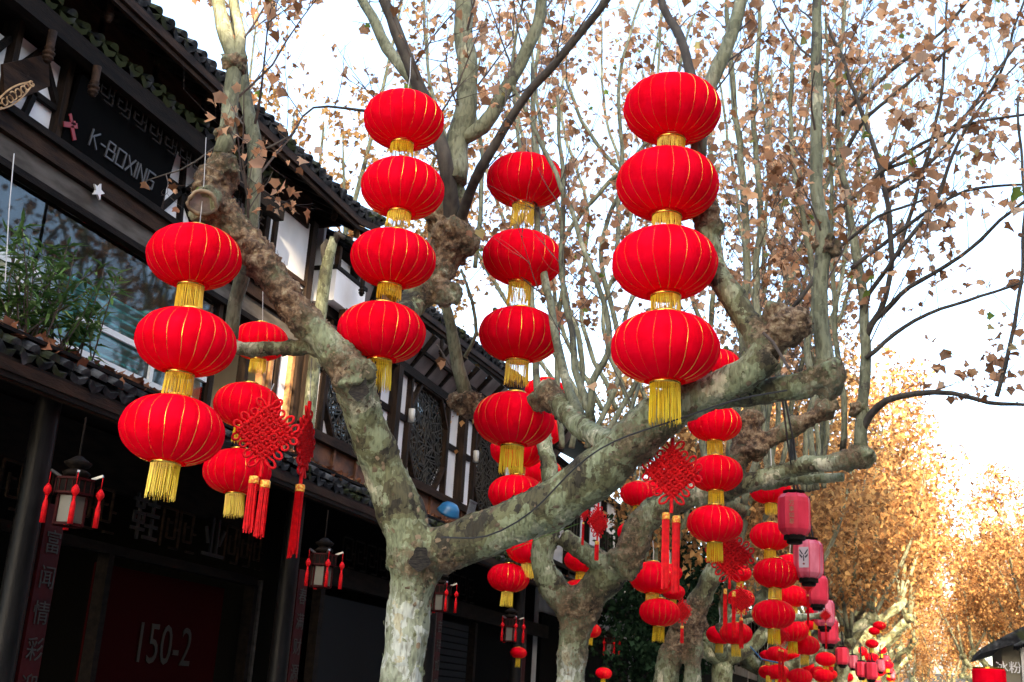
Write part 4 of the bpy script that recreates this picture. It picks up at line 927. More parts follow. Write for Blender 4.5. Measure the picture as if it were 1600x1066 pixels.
A_poles = [
 [(348, 245, 6.6, 36), (356, 180, 6.6, 30), (364, 110, 6.6, 28), (352, 60, 6.6, 26), (340, 0, 6.6, 22), (330, -120, 6.6, 14)],
 [(366, 110, 6.6, 24), (376, 60, 6.65, 20), (366, 10, 6.7, 17), (356, -80, 6.7, 12)],
 [(360, 528, 6.95, 27), (366, 480, 6.95, 26), (382, 410, 6.95, 27), (394, 330, 6.92, 27), (397, 250, 6.9, 26), (388, 170, 6.9, 24), (380, 120, 6.9, 22), (372, 60, 6.9, 20), (362, -30, 6.9, 17)],
 [(710, 285, 8.45, 46), (712, 235, 8.5, 44), (730, 175, 8.5, 42), (730, 110, 8.5, 38), (726, 50, 8.5, 36), (722, -30, 8.5, 32), (715, -160, 8.5, 18)],
 [(706, 375, 8.6, 30, 'd'), (704, 320, 8.5, 30), (698, 260, 8.35, 28), (675, 190, 8.3, 26), (650, 120, 8.2, 24), (620, 50, 8.1, 22), (592, -20, 8.0, 20), (560, -120, 8.0, 12)],
 [(660, 150, 8.5, 22), (630, 105, 8.5, 22), (596, 55, 8.5, 20), (562, -10, 8.5, 18), (530, -90, 8.5, 11)],
 [(712, 372, 8.6, 22, 'd'), (728, 318, 8.45, 20), (752, 262, 8.2, 18), (790, 195, 8.1, 17), (830, 140, 8.0, 16), (880, 85, 7.9, 15), (950, -2, 7.8, 14), (1000, -80, 7.7, 9)],
 [(722, 222, 8.5, 24), (755, 200, 8.5, 30), (782, 155, 8.5, 26), (812, 100, 8.5, 24), (838, 40, 8.5, 22), (850, -20, 8.5, 20), (860, -120, 8.5, 12)],
 [(1090, 245, 7.5, 30), (1095, 190, 7.5, 28), (1112, 130, 7.5, 28), (1134, 80, 7.5, 26), (1150, 30, 7.5, 24), (1172, -40, 7.5, 20), (1190, -130, 7.5, 12)],
 [(1095, 160, 7.6, 22, 'd'), (1078, 110, 7.7, 18), (1060, 60, 7.8, 16), (1036, 10, 7.9, 14), (1010, -70, 8, 9)],
 [(1290, 600, 7.6, 36), (1287, 545, 7.6, 32), (1284, 490, 7.6, 28), (1284, 420, 7.6, 27), (1287, 385, 7.6, 30), (1280, 320, 7.6, 24), (1275, 230, 7.6, 22), (1276, 130, 7.6, 20), (1277, 40, 7.6, 18), (1275, -60, 7.6, 14)],
 [(728, 628, 9.4, 28), (716, 570, 9.3, 24), (704, 510, 9.2, 20), (695, 475, 9.1, 18)],
 [(905, 655, 8.4, 22), (885, 600, 8.6, 18), (870, 540, 8.8, 16), (858, 470, 9.0, 14), (840, 380, 9.2, 12), (836, 250, 9.4, 10), (830, 100, 9.6, 7)],
 [(925, 660, 8.2, 18), (905, 600, 8.3, 14), (892, 520, 8.4, 12), (875, 420, 8.5, 10), (880, 300, 8.6, 9), (870, 150, 8.8, 6)],
 [(922, 655, 8.2, 16), (925, 600, 8.2, 14), (945, 565, 8.2, 13), (952, 530, 8.2, 11), (935, 450, 8.2, 10), (900, 350, 8.3, 9), (850, 230, 8.4, 8), (800, 130, 8.5, 6)],
 [(965, 690, 7.6, 9), (985, 640, 7.7, 8), (1000, 600, 7.8, 6)],
 [(727, 560, 9.3, 7), (745, 520, 9.3, 7), (738, 470, 9.3, 6), (720, 420, 9.3, 5)],
 [(388, 175, 6.9, 6, 'd'), (330, 230, 6.7, 4), (280, 268, 6.6, 3), (225, 285, 6.5, 2)],
 [(398, 240, 6.9, 5, 'd'), (455, 212, 7.0, 4), (490, 170, 7.2, 4), (600, 175, 7.6, 6)],
]
for k in range(4):
    x0 = (690, 742, 800, 960)[k]; A_poles.append([(x0, 420, 10.2, 9), (x0 + 12, 250, 10.2, 8), (x0 - 20 + 10 * k, 120, 10.2, 6), (x0 - 30 + 25 * k, -20, 10.2, 4)])
ta, twa, geo = make_tree('plane_tree', (at(626, 1200, 7.7).x, 7.7, GZ), 'nearest mottled plane tree, forking low with knobbly limbs that carry the large lantern strings', A_limbs, A_knots, A_lumps, A_poles, GRP, 1, voxel=.015, nflake=1500, step=.34, low=at(650, 905, 7.7).z)
# cut stump face, scars
cs = at(316.5, 317, 6.355)
cdir = (Vector((0, 0, 0)) - cs).normalized()
def disc(c, n, rx, rz, name, m_, parent, lip='flake', depth=.02):
    n = Vector(n).normalized(); u = n.cross(Vector((0, 0, 1))).normalized(); v = u.cross(n) * -1
    mb = MB(); V = [tuple(c + n * -depth)]; k = 20
    V += [tuple(c + u * rx * math.cos(a) * (1 + .22 * math.sin(3 * a) + .08 * math.sin(7 * a)) + v * rz * math.sin(a) * (1 + .1 * math.sin(5 * a)) - n * .02) for a in np.linspace(0, 2 * math.pi, k, endpoint=False)]
    mb.add(V, [(0, 1 + i, 1 + (i + 1) % k) for i in range(k)]); o = mb.build(name, M[m_], parent)
    lp_ = [c + u * rx * 1.08 * math.cos(a) * (1 + .1 * math.sin(3 * a)) + v * rz * 1.08 * math.sin(a) + n * .004 for a in np.linspace(0, 2 * math.pi, 25)]
    if name != 'knot_scar': MB().tube(lp_, .009 + .008 * np.abs(np.sin(np.arange(25) * 1.7)), 8, cap=False).build('scar_lip', M['bark' if name == 'knot_scar' else lip], parent, smooth=True)
disc(cs, cdir, .088, .075, 'cut_face', 'cut_wood', ta)
disc(at(655, 872, 7.445), (.1, -1, .1), .07, .085, 'knot_scar', 'scar', ta, depth=.03)
disc(at(560, 605, 6.98), (.1, -1, .1), .065, .09, 'knot_scar', 'scar', ta, depth=.04)
# strap round the burl
sb_ = [at(x_, y_, 7.18) for x_, y_ in ((1192, 520), (1208, 535), (1220, 555), (1232, 575))]
MB().tube(sb_, .010, 6).build('binding_rope', M['twig'], ta)
na = leaf_up(ta, twa, 280, (.050, .085), 3, .72)

for (px, py, y, rp) in ((1290, 387, 7.6, 21), (364, 100, 6.6, 20), (352, 210, 6.6, 17), (1340, 640, 11.8, 14)):
    c = at(px, py, y); mb = MB(); lump(mb, c, rp * mpp(c), px, .5); mm_ = remesh_tubes(mb, .012, 1); ob_, *_ = finish_trunk(mm_, [(c, rp * mpp(c) * 1.6, .8)], 'burl', M['bark'], ta)
# ---- tree B
B_limbs = [
 [(884, 1300, 12.2, 56), (890, 1090, 12.2, 56), (896, 1010, 12.2, 58), (905, 960, 12.2, 72), (925, 925, 12.15, 70), (955, 895, 12.1, 62), (985, 862, 12.0, 60), (1000, 822, 12.0, 60), (1035, 792, 12.0, 52), (1090, 772, 12.0, 46), (1140, 765, 12.0, 38)],
 [(900, 965, 12.2, 60), (872, 928, 12.1, 56), (852, 895, 12.0, 46), (848, 862, 12.0, 44), (858, 828, 12.0, 40), (862, 780, 12.1, 38), (858, 730, 12.2, 30), (850, 690, 12.3, 28), (846, 640, 12.4, 22)],
 [(880, 838, 12.0, 34), (915, 865, 12.0, 38), (950, 880, 12.0, 42), (985, 880, 12.0, 50)],
 [(1140, 765, 12.0, 38), (1160, 700, 12.0, 44), (1172, 660, 12.0, 42)],
 [(1172, 690, 12.0, 42), (1210, 682, 12.0, 34), (1250, 662, 12.0, 34), (1290, 640, 12.0, 34)],
 [(1130, 768, 12.0, 40), (1180, 752, 12.0, 34), (1250, 728, 11.9, 32), (1300, 724, 11.8, 36), (1345, 712, 11.8, 36)],
 [(1190, 760, 12.2, 20), (1250, 750, 12.2, 18), (1320, 745, 12.1, 20)],
]
B_knots = [(905, 950, 12.2, 60, .8), (985, 860, 12.0, 55, .7), (1000, 815, 12, 40, .6), (1175, 680, 12, 60, .9), (1270, 655, 12, 45, .8), (1290, 640, 12, 30, .8), (1330, 715, 11.8, 45, .6), (865, 925, 12.1, 35, .4), (895, 1030, 12.2, 40, .5), (1060, 785, 12, 40, .6)]
B_lumps = [(905, 948, 12.2, 42), (975, 880, 12.0, 36), (1290, 638, 12, 24), (1240, 665, 12, 20), (1345, 714, 11.8, 26), (1325, 722, 11.8, 20), (1172, 655, 12, 26), (1180, 700, 12, 26)]
B_poles = [
 [(1345, 705, 11.8, 26), (1346, 640, 11.8, 20), (1352, 560, 11.8, 19), (1350, 480, 11.8, 17), (1338, 400, 11.8, 16), (1325, 320, 11.8, 14), (1312, 240, 11.8, 12), (1312, 120, 11.8, 10), (1320, 0, 11.8, 7)],
 [(1352, 530, 11.8, 13, 'd'), (1385, 465, 11.7, 10), (1392, 380, 11.7, 10), (1375, 260, 11.6, 9), (1330, 130, 11.6, 7), (1290, 30, 11.6, 5)],
 [(1346, 672, 11.8, 16, 'd'), (1358, 648, 11.75, 14), (1385, 625, 11.6, 12), (1430, 614, 11.5, 11), (1490, 615, 11.4, 9), (1545, 628, 11.3, 8), (1610, 632, 11.2, 6)],
 [(1315, 705, 11.9, 12), (1320, 640, 11.9, 11), (1308, 560, 11.9, 10), (1302, 460, 11.9, 9), (1300, 340, 11.9, 8), (1295, 180, 11.9, 6), (1290, 20, 11.9, 4)],
 [(1352, 520, 11.8, 10, 'd'), (1420, 450, 11.6, 8), (1500, 400, 11.4, 7), (1580, 330, 11.2, 6), (1660, 260, 11, 4)],
 [(1350, 470, 11.8, 9, 'd'), (1400, 400, 11.6, 8), (1460, 320, 11.5, 7), (1500, 220, 11.4, 6), (1560, 120, 11.3, 5), (1600, 0, 11.2, 4)],
 [(1172, 650, 12, 22), (1166, 590, 12, 18), (1160, 500, 12, 16), (1168, 400, 12, 14), (1162, 300, 12, 13), (1150, 180, 12, 11), (1140, 60, 12, 9), (1130, -40, 12, 6)],
 [(1182, 650, 12, 16), (1195, 560, 12, 14), (1180, 450, 12, 13), (1188, 330, 12, 12), (1178, 200, 12, 10), (1185, 60, 12, 8), (1190, -60, 12, 5)],
 [(1290, 630, 12, 16), (1262, 560, 12, 13), (1272, 450, 12, 11), (1255, 340, 12, 10), (1235, 200, 12, 8), (1240, 60, 12, 6)],
 [(846, 650, 12.4, 16), (838, 560, 12.4, 13), (830, 420, 12.4, 11), (845, 300, 12.4, 10), (835, 150, 12.4, 8), (850, 0, 12.4, 5)],
 [(1310, 250, 11.8, 8, 'd'), (1360, 180, 11.6, 7), (1430, 120, 11.5, 6), (1500, 60, 11.4, 4)],
 [(1375, 270, 11.6, 7, 'd'), (1440, 240, 11.5, 6), (1520, 170, 11.4, 5), (1590, 100, 11.3, 3)],
]
for k in (1, 3, 6, 8):
    x0 = 860 + 20 * k; B_poles.append([(870 + 8 * k, 700, 12.6, 11), (x0 - 10, 560, 12.8, 10), (x0 + (k % 3 - 1) * 40, 380, 13, 9), (x0 + (k % 4 - 1.5) * 70, 200, 13, 7), (x0 + (k % 4 - 1.5) * 110, 20, 13, 4)])
for q in ([(1312, 330), (1400, 250), (1500, 200), (1620, 175)], [(1330, 420), (1420, 350), (1510, 300), (1610, 290)], [(1315, 180), (1390, 110), (1470, 50), (1540, -30)], [(1385, 300), (1460, 250), (1530, 150), (1600, 60)],
          [(1352, 560), (1430, 500), (1510, 470), (1600, 440)], [(1400, 400), (1440, 280), (1470, 150), (1480, 0)], [(1560, 620), (1590, 480), (1600, 330), (1590, 150)], [(1240, 480), (1300, 400), (1370, 340), (1450, 310)]):
    yy = rng.uniform(10.4, 12.2); B_poles.append([(q[0][0], q[0][1], yy, 8, 'd')] + [(a, b_, yy - .1 * k, 7 - 1.4 * k) for k, (a, b_) in enumerate(q[1:])])
tb, twb, gB = make_tree('plane_tree', (at(888, 1200, 12.2).x, 12.2, GZ), 'second mottled plane tree, its trunk splitting round a hollow ring below the big limb', B_limbs, B_knots, B_lumps, B_poles, GRP, 2, voxel=.022, nflake=700, thin=.84, low=at(900, 1010, 12.2).z, step=.30, Lr=(.6, 1.7), dens=1.1)
nb = leaf_up(tb, twb, 200, (.06, .105), 5, .62)

# ---- tree C
C_limbs = [
 [(1034, 1300, 18.2, 40), (1040, 1070, 18.2, 44), (1055, 1010, 18.2, 48), (1078, 968, 18.2, 50), (1100, 925, 18.1, 38), (1122, 880, 18, 34), (1140, 830, 18, 32), (1150, 790, 18, 34)],
 [(1085, 1300, 18.2, 30), (1082, 1060, 18.2, 32), (1085, 1010, 18.2, 34), (1082, 975, 18.2, 40)],
 [(1078, 985, 18.2, 30), (1040, 960, 18.2, 22), (1010, 940, 18.2, 20)],
 [(1120, 985, 18.2, 18), (1160, 960, 18.2, 18), (1235, 965, 18.2, 14), (1290, 962, 18.2, 13)],
]
C_knots = [(1080, 970, 18.2, 50, .9), (1060, 1010, 18.2, 40, .8), (1150, 800, 18, 30, .7), (1085, 1030, 18.2, 30, .6)]
C_lumps = [(1075, 972, 18.2, 34), (1150, 795, 18, 22)]
C_poles = []
for k in range(1, 12, 2):
    x0 = 640 + 34 * k; C_poles.append([(880 + 12 * k, 640, 17, 9), (x0 * .5 + 470, 500, 17, 8), (x0 + 40, 330, 17, 7), (x0, 180, 17, 5), (x0 - 20 + 13 * (k % 4), 20, 17, 3)])
rg = random.Random(21)
for k in range(16):
    x0 = rg.uniform(1120, 1300); x1 = x0 + rg.uniform(-160, 240); y = rg.uniform(16.5, 19.5); c_ = rg.uniform(-30, 30); w0 = rg.uniform(9, 15)
    C_poles.append([(x0, 790 - (x0 - 1150) * .2, y, w0), (x0 + c_, 650, y, w0 * .85), (x0 * .6 + x1 * .4, 450, y, w0 * .7), (x0 * .3 + x1 * .7, 280, y, w0 * .55), (x1, 110, y, w0 * .35)])
tc_, twc, gC = make_tree('plane_tree', (at(1036, 1200, 18.2).x, 18.2, GZ), 'third plane tree with a leaning forked trunk left of the red lantern crowd', C_limbs, C_knots, C_lumps, C_poles, GRP, 3, voxel=.03, nflake=150, step=.34, Lr=(.8, 2.0), dens=1.0)
leaf_up(tc_, twc, 0, (.07, .12), 6, .48)
# tree beyond the gap between the houses with pale sunlit stem
g = empty('gap_tree', (-7.0, 13.0, GZ), 'slim bare pale trunk catching sun in front of the gap between the houses', 'tree')
P, r = pxline([(478, 700, 12.0, 20), (492, 560, 12.0, 20), (502, 480, 12.0, 20), (510, 420, 12.0, 20), (522, 372, 12.0, 14)]); P, r = resample(P, r, .1)
MB().tube(P, r, 10).build('trunk', M['bark_pale'], g, smooth=True)
for pl in ([(520, 385, 12, 10), (528, 366, 12, 14), (538, 372, 12, 8)], [(508, 420, 12, 9), (506, 385, 12, 12), (512, 375, 12, 7)]):
    P, r = pxline(pl); MB().tube(P, r, 8).build('branch', M['bark_dark'], g, smooth=True)

# ---- procedural pollard trees further on
def pollard(seed, name, loc, label, group, H=9.5, nleaf=1.0, lm='leaf_far', lean=0, spread=3.8, npoles=16, lsize=(.13, .24)):
    rg = random.Random(seed); t = empty(name, loc, label, 'tree', group); mb = MB(); tw = Twigs(seed)
    off = Vector(loc)
    def add(a, b, r0, r1, wob=.2, n=6):
        pts = [a.lerp(b, k / n) + Vector((rg.uniform(-wob, wob), rg.uniform(-wob, wob), rg.uniform(-wob, wob) * .5)) * (1 if 0 < k < n else 0) for k in range(n + 1)]
        P, r = resample(pts, np.linspace(r0, r1, n + 1), .2); mb.tube(P, r * (1 + .12 * np.sin(np.arange(len(r)) * 1.3)), 8); return P
    f = off + Vector((rg.uniform(-.2, .2), rg.uniform(-.2, .2), 2.7)); add(off, f, .22, .20, .06)
    ends = []
    for k in range(5):
        a = k * 1.256 + rg.uniform(-.4, .4); rr = rg.uniform(1.2, 2.3); e = f + Vector((math.cos(a) * rr, math.sin(a) * rr, rg.uniform(.7, 1.8))); add(f, e, .16, .11, .12); ends.append(e); lump(mb, e, .17, seed + k, sub=2)
    me = mb.mesh('trunk', True, off); kn = me.attributes.new('knot', 'FLOAT', 'POINT'); me.materials.append(M['bark'])
    o = bpy.data.objects.new('trunk', me); col.objects.link(o); o.parent = t
    for k in range(npoles):
        e = ends[k % 5]; a = rg.uniform(0, 6.28); rr = rg.uniform(.4, spread); top = Vector((e.x + math.cos(a) * rr * .7, e.y + math.sin(a) * rr * .7, e.z + rg.uniform(.6, 1) * (H - 4)))
        mid = e.lerp(top, .5) + Vector((math.cos(a), math.sin(a), 0)) * .3
        P, r = resample([e, mid, top], [.06, .045, .015], .5); m1 = MB(); m1.tube(P, r, 6); m1.build('branch', M['bark_pole'], t, smooth=True)
        tw.clothe(P, .015, start=.1, step=.42 / nleaf, L=(.7, 1.9))
    # fill leaves around twigs
    rs = np.random.RandomState(seed); L = np.array(tw.leaf); ex = L[rs.randint(0, len(L), int(len(L) * .8 * nleaf))] + rs.normal(0, .22, (int(len(L) * .8 * nleaf), 3)); L = np.vstack([L, ex])
    tw.mb.build('twigs', M['twig'], t, kind='stuff'); leaves_mesh('foliage', L, rs.uniform(*lsize, len(L)), 'simple', M[lm], t)
    return t
def copy_tree(src, loc, rz, label, group, sc_=1):
    r_ = src.copy(); col.objects.link(r_); r_.location = loc; r_.rotation_euler.z = rz; r_.scale = (sc_,) * 3; r_['label'] = label; r_['group'] = group
    for ch in src.children:
        c = ch.copy(); col.objects.link(c); c.parent = r_
    return r_
PK = dict(lsize=(.09, .17), nleaf=1.35)
d1 = pollard(31, 'plane_tree', (-3.2, 25, GZ), 'fourth plane tree in the left row, behind the first red barrel lanterns', GRP, lm='leaf_far', **PK)
d2 = pollard(32, 'plane_tree', (-3.1, 32, GZ), 'plane tree with bare low limbs above the far end of the lantern crowd', GRP, H=10, **PK)
RG = 'golden plane trees at the far end of the street'
OD = ('first', 'second', 'third', 'fourth', 'fifth', 'sixth', 'seventh', 'eighth', 'ninth', 'tenth', 'eleventh', 'twelfth')
for i, y in enumerate((39, 46, 54, 63, 73, 85, 100)):
    copy_tree(d2 if i % 2 else d1, (-2.2 + .1 * i, y, GZ), i * 1.7, '%s golden plane tree of the left row, counted beyond the lantern crowd' % OD[i], RG, 1.32 + .05 * i)
for i, (x, y, s_) in enumerate(((8.6, 20, 1.0), (8.8, 34, 1.1), (8.4, 44, 1.15), (8.2, 53, 1.25), (8.0, 62, 1.3), (7.6, 72, 1.4), (7.4, 84, 1.5), (7, 98, 1.6), (4.0, 118, 1.4), (10, 128, 2.0), (-3, 132, 1.5), (1, 140, 1.3))):
    copy_tree((d1, d2)[i % 2], (x, y, GZ), i * 2.1 + .5, '%s golden plane tree of the right-hand row, counted away from the camera' % OD[i], 'plane trees of the right-hand row', s_)
for i, (x, y) in enumerate(((7.5, 4), (7.6, 12), (7.6, -5))):
    copy_tree((d1, d2)[i % 2], (x, y, GZ), i * 2.6, 'plane tree across the street from the shops, %s' % ('opposite the camera', 'opposite the first lanterns', 'just behind the camera')[i], 'plane trees across the street')
pollard(33, 'courtyard_tree', (-10.6, 17.5, GZ), 'sunlit golden-leaved tree rising behind the roofs of the first two houses', 'trees behind the houses', H=14.5, lm='leaf_far', spread=4.5, npoles=18, lsize=(.09, .16), nleaf=.8)
# dark evergreen behind tree C
ev = empty('evergreen_tree', (-4.9, 26, GZ), 'dark evergreen tree filling the gap behind the third trunk', 'tree')
MB().tube([(-4.9, 26, GZ), (-4.9, 26, 2.5)], .15, 8).build('trunk', M['bark_dark'], ev)
rs = np.random.RandomState(4); n = 9000; v = rs.normal(0, 1, (n, 3)); v /= np.linalg.norm(v, axis=1)[:, None]; v *= (rs.uniform(0, 1, n) ** .4)[:, None] * np.array([1.5, 2.5, 2.2])
v *= (1 + .25 * np.sin(v[:, [1, 2, 0]] * 5)); leaves_mesh('foliage', v + np.array([-4.9, 26, 2.2]), rs.uniform(.08, .16, n), 'simple', M['evergreen'], ev)

# ------------------------------------------------------------------ LANTERNS
NG = 20
def lantern_body():
    rows, per = 26, 5; n = NG * per; mb = MB(); V = []
    for i in range(rows + 1):
        t = -1.27 + 2.54 * i / rows; cr_ = abs(math.cos(t)) ** .82; z = .315 * math.sin(t) / math.sin(1.27)
        for j in range(n):
            ph = 2 * math.pi * j / n; g = abs(math.sin(NG * ph / 2)); r_ = .5 * cr_ * (1 - .028 * (1 - g) ** 2 + .004 * math.sin(7 * ph + i))
            V.append((r_ * math.cos(ph), r_ * math.sin(ph), z))
    F = [(i * n + j, i * n + (j + 1) % n, (i + 1) * n + (j + 1) % n, (i + 1) * n + j) for i in range(rows) for j in range(n)]
    me = mb.add(V, F).mesh('silk_body', True); me.materials.append(M['silk']); return me
def lantern_threads(seed):
    rg = random.Random(seed); mb = MB()
    for k in range(NG):
        ph = 2 * math.pi * k / NG; P = []
        for i in range(15):
            t = -1.25 + 2.5 * i / 14; cr_ = abs(math.cos(t)) ** .82; r_ = .5 * cr_ * .974 + .0035; a = ph + .012 * math.sin(i * .9 + k + seed)
            P.append((r_ * math.cos(a), r_ * math.sin(a), .315 * math.sin(t) / math.sin(1.27)))
        mb.tube(P, [.0010 + .0016 * max(0, math.sin(i * .42 + k * .6)) for i in range(15)], 3, cap=False)
    me = mb.mesh('gold_threads'); me.materials.append(M['gold_thread']); return me
def collar(nm):
    prof = [(.128, .012), (.140, .004), (.146, -.010), (.146, -.030), (.138, -.036)]
    mb = MB(); mb.lathe(prof[::-1], 28); me = mb.mesh(nm, True); me.materials.append(M['gold']); return me
def fringe_mesh(seed, dens=84):
    rg = random.Random(seed); mb = MB()
    for k in range(dens):
        a = 2 * math.pi * k / dens + rg.uniform(-.02, .02); r0 = .138; r1 = .138 + rg.uniform(-.016, .012); a2 = a + rg.uniform(-.06, .06); L = rg.uniform(.90, 1.06)
        P = [(r0 * math.cos(a), r0 * math.sin(a), 0), (((r0 + r1) / 2 + rg.uniform(-.004, .004)) * math.cos((a + a2) / 2), (r0 + r1) / 2 * math.sin((a + a2) / 2), -.5 * L), (r1 * math.cos(a2), r1 * math.sin(a2), -L)]
        mb.tube(P, [.0032, .0036, .0026], 3, cap=False)
    me = mb.mesh('fringe'); me.materials.append(M['fringe']); return me
BODY = lantern_body(); THR = [lantern_threads(k) for k in range(3)]; COL = collar('gold_collar'); FR = [fringe_mesh(k) for k in range(4)]
LR = random.Random(99)
def lantern(px, py, wpx, y, label, fr_len=.16, group='round red festival lanterns', wire_to=None, tilt=1.0):
    c = at(px, py, y); s = wpx * mpp(c)
    e = empty('red_lantern', c - Vector((0, 0, .33 * s)), label, 'lantern', group); e.rotation_euler = (LR.uniform(-.05, .05) * tilt, LR.uniform(-.05, .05) * tilt, LR.uniform(0, 6.28))
    up = .33
    def add(n_, me, z, sc3): o = inst(n_, me, e, (0, 0, z * s), None, sc3); return o
    add('silk_body', BODY, up, (s, s, s)); add('gold_threads', THR[LR.randint(0, 2)], up, (s, s, s))
    add('gold_collar', COL, 0.02, (s, s, s))
    o = add('top_collar', COL, up * 2 - .005, (s * .9, s * .9, -s * .8))
    if fr_len: add('fringe', FR[LR.randint(0, 3)], -.01, (s, s, fr_len * s))
    if wire_to is not None:
        q = at(*wire_to); top = c + Vector((0, 0, .31 * s)); mid = top.lerp(q, .5) + Vector((.01, 0, 0))
        mw = MB().tube([top, mid, q], max(.0025, .0007 * y * .5), 4); ow = mw.build('hanging_wire', M['wire'], None); 
        ow.parent = e; ow.matrix_parent_inverse = (Matrix.Translation(e.location) @ e.rotation_euler.to_matrix().to_4x4()).inverted()
    return e
ORD = ['topmost', 'second', 'third', 'lowest']
def string(where, y, L, frl=.2, wire=None, last=.32, names=None):
    n = len(L)
    for i, (px, py, w_) in enumerate(L):
        if n == 1: nm = 'red silk lantern %s' % where
        else:
            o_ = 'topmost' if i == 0 else ('lowest' if i == n - 1 else ('middle' if n == 3 else ['', 'second from top', 'third from top', 'fourth from top'][i]))
            nm = '%s red silk lantern %s' % (o_, where)
        lantern(px, py, w_, y, nm, last if i == n - 1 else frl, wire_to=(wire if i == 0 else None))
string('of the large tilted string at the left', 6.35, [(305, 402, 146), (289, 535, 156), (267, 672, 162)], .27, (322, 215, 6.4))
string('of the smaller string behind the left one', 8.3, [(407, 534, 88), (385, 634, 105), (372, 737, 106)], .22, (408, 380, 8.3))
string('of the string left of centre, before the burl', 7.3, [(632, 188, 126), (628, 294, 131), (613, 405, 134), (597, 520, 139)], .15, (642, 90, 7.4))
string('of the central string over the lattice windows', 9.2, [(820, 284, 122), (815, 404, 126), (811, 524, 128), (803, 656, 127)], .28, (822, 140, 9.2))
string('of the biggest string, right of centre', 7.2, [(1050, 173, 152), (1043, 289, 160), (1041, 412, 165), (1040, 545, 170)], .16, (1056, 60, 7.3), last=.36)
string('behind the central string, just above the big limb', 12.6, [(810, 703, 86), (807, 772, 88)], .1, (812, 640, 12.5))
string('under the big limb by the palace lantern', 14.5, [(826, 858, 70), (794, 903, 66)], .3, None)
string('half hidden at the right of the central string', 15, [(852, 612, 64), (847, 674, 66), (845, 738, 66)], .25, (850, 560, 15))
string('of the string right of the large red knot', 11.3, [(1118, 572, 78), (1117, 662, 84), (1119, 740, 84), (1117, 819, 87)], .25, (1118, 500, 11.3), last=.33)
string('of the string left of the barrel lanterns', 15, [(1204, 766, 64), (1203, 838, 64), (1211, 896, 70), (1209, 960, 67)], .25, (1204, 700, 15), last=.34)
string('seen through the ring of the second tree', 16, [(908, 876, 54), (906, 924, 54)], .3, (908, 835, 16))
string('left of the large red knot above the second tree limb', 15, [(998, 772, 58)], wire=(1000, 700, 15))
string('tucked behind the large red knot', 17, [(1022, 768, 50)], wire=(1022, 700, 17))
string('peeping out left of the second tree right arm', 16.5, [(990, 832, 50)], wire=(990, 780, 16.5))
string('behind the long tassels right of the second trunk', 14.6, [(1020, 903, 74), (1030, 957, 64)], .25, (1020, 845, 14.6), last=.36)
string('small, right behind the tassel pair', 19, [(1046, 895, 40), (1052, 925, 36)], .2, (1046, 860, 19))
string('peeping from behind the second trunk', 15.5, [(922, 985, 34)])
string('of the thin string behind the smaller red knot', 17, [(1156, 896, 38), (1158, 935, 42), (1150, 990, 51)], .25, (1156, 850, 17), last=.34)
string('dark, left behind the thin string', 19, [(1124, 992, 42)], wire=(1124, 950, 19))
string('behind the string next to the barrel lanterns', 19, [(1234, 882, 46), (1238, 932, 50), (1238, 985, 52)], .2, (1234, 840, 19), last=.34)
string('hanging lowest right of the near crowd', 19.5, [(1257, 1008, 46)], wire=(1257, 965, 19.5))
string('tiny pair below the thin string', 28, [(1199, 1025, 25), (1200, 1048, 22)], .2, (1199, 1005, 28), last=.3)
string('small pair under the pale stub branch', 24, [(1266, 938, 34), (1262, 975, 30)], .2, (1266, 915, 24))
string('of the small trio below the bare far limb', 30, [(1374, 978, 20), (1366, 986, 18), (1362, 1006, 20)], .2)
string('squeezed behind the barrel lantern with the opera face', 20, [(1262, 896, 44)], wire=(1262, 850, 20))
string('low between the thin string and the barrel row', 22, [(1214, 1022, 34), (1216, 1050, 34)], .2, (1214, 990, 22))
string('lowest, under the end of the near barrel row', 23, [(1290, 1030, 32), (1286, 1056, 32)], .2, (1290, 1000, 23))
string('cut by the bottom edge right of the pale pole', 20, [(1250, 1058, 38)], wire=(1250, 1020, 20))
string('half hidden behind the fourth barrel lantern', 21, [(1276, 960, 36)], wire=(1276, 925, 21))
tiny = [(1272, 1000, 24), (1258, 1040, 28), (1240, 1050, 24), (1222, 1055, 24), (1290, 1010, 22), (1300, 1026, 24), (1280, 1052, 30), (1318, 998, 18), (1344, 1018, 22), (1362, 1028, 22), (1350, 1052, 24), (1322, 1058, 22), (1304, 1054, 20), (1372, 1050, 20), (1388, 1048, 16), (1392, 1060, 14), (1265, 1060, 22), (1296, 1038, 18), (1316, 1012, 16), (1336, 1038, 18), (1384, 1032, 15), (1276, 980, 18), (1232, 1034, 20), (1210, 1062, 20), (1340, 1062, 18), (1364, 1062, 16)]
tr_ = random.Random(12)
for k in range(30):
    q = tr_.random(); px = 1195 + 200 * q; tiny.append((px, tr_.uniform(1000 + 25 * abs(q - .4), 1066), 30 - 15 * q + tr_.uniform(-3, 3)))
for i, (px, py, w_) in enumerate(tiny):
    lantern(px, py, w_, .6 * FPX / w_ * .93, 'tiny red lantern in the dense far crowd at the bottom right', .3, 'tiny red lanterns of the far crowd')
# small dim lanterns in shop
for px, py, yy, nm in ((810, 1020, 19, 'small dim red lantern hanging in shade between the two nearest trunks'), (943, 1052, 22, 'small dim red lantern hanging in shade right of the second trunk')):
    c = at(px, py, yy); c.x = max(c.x, -6.9); lantern(px, py, 26, yy, nm, .5)

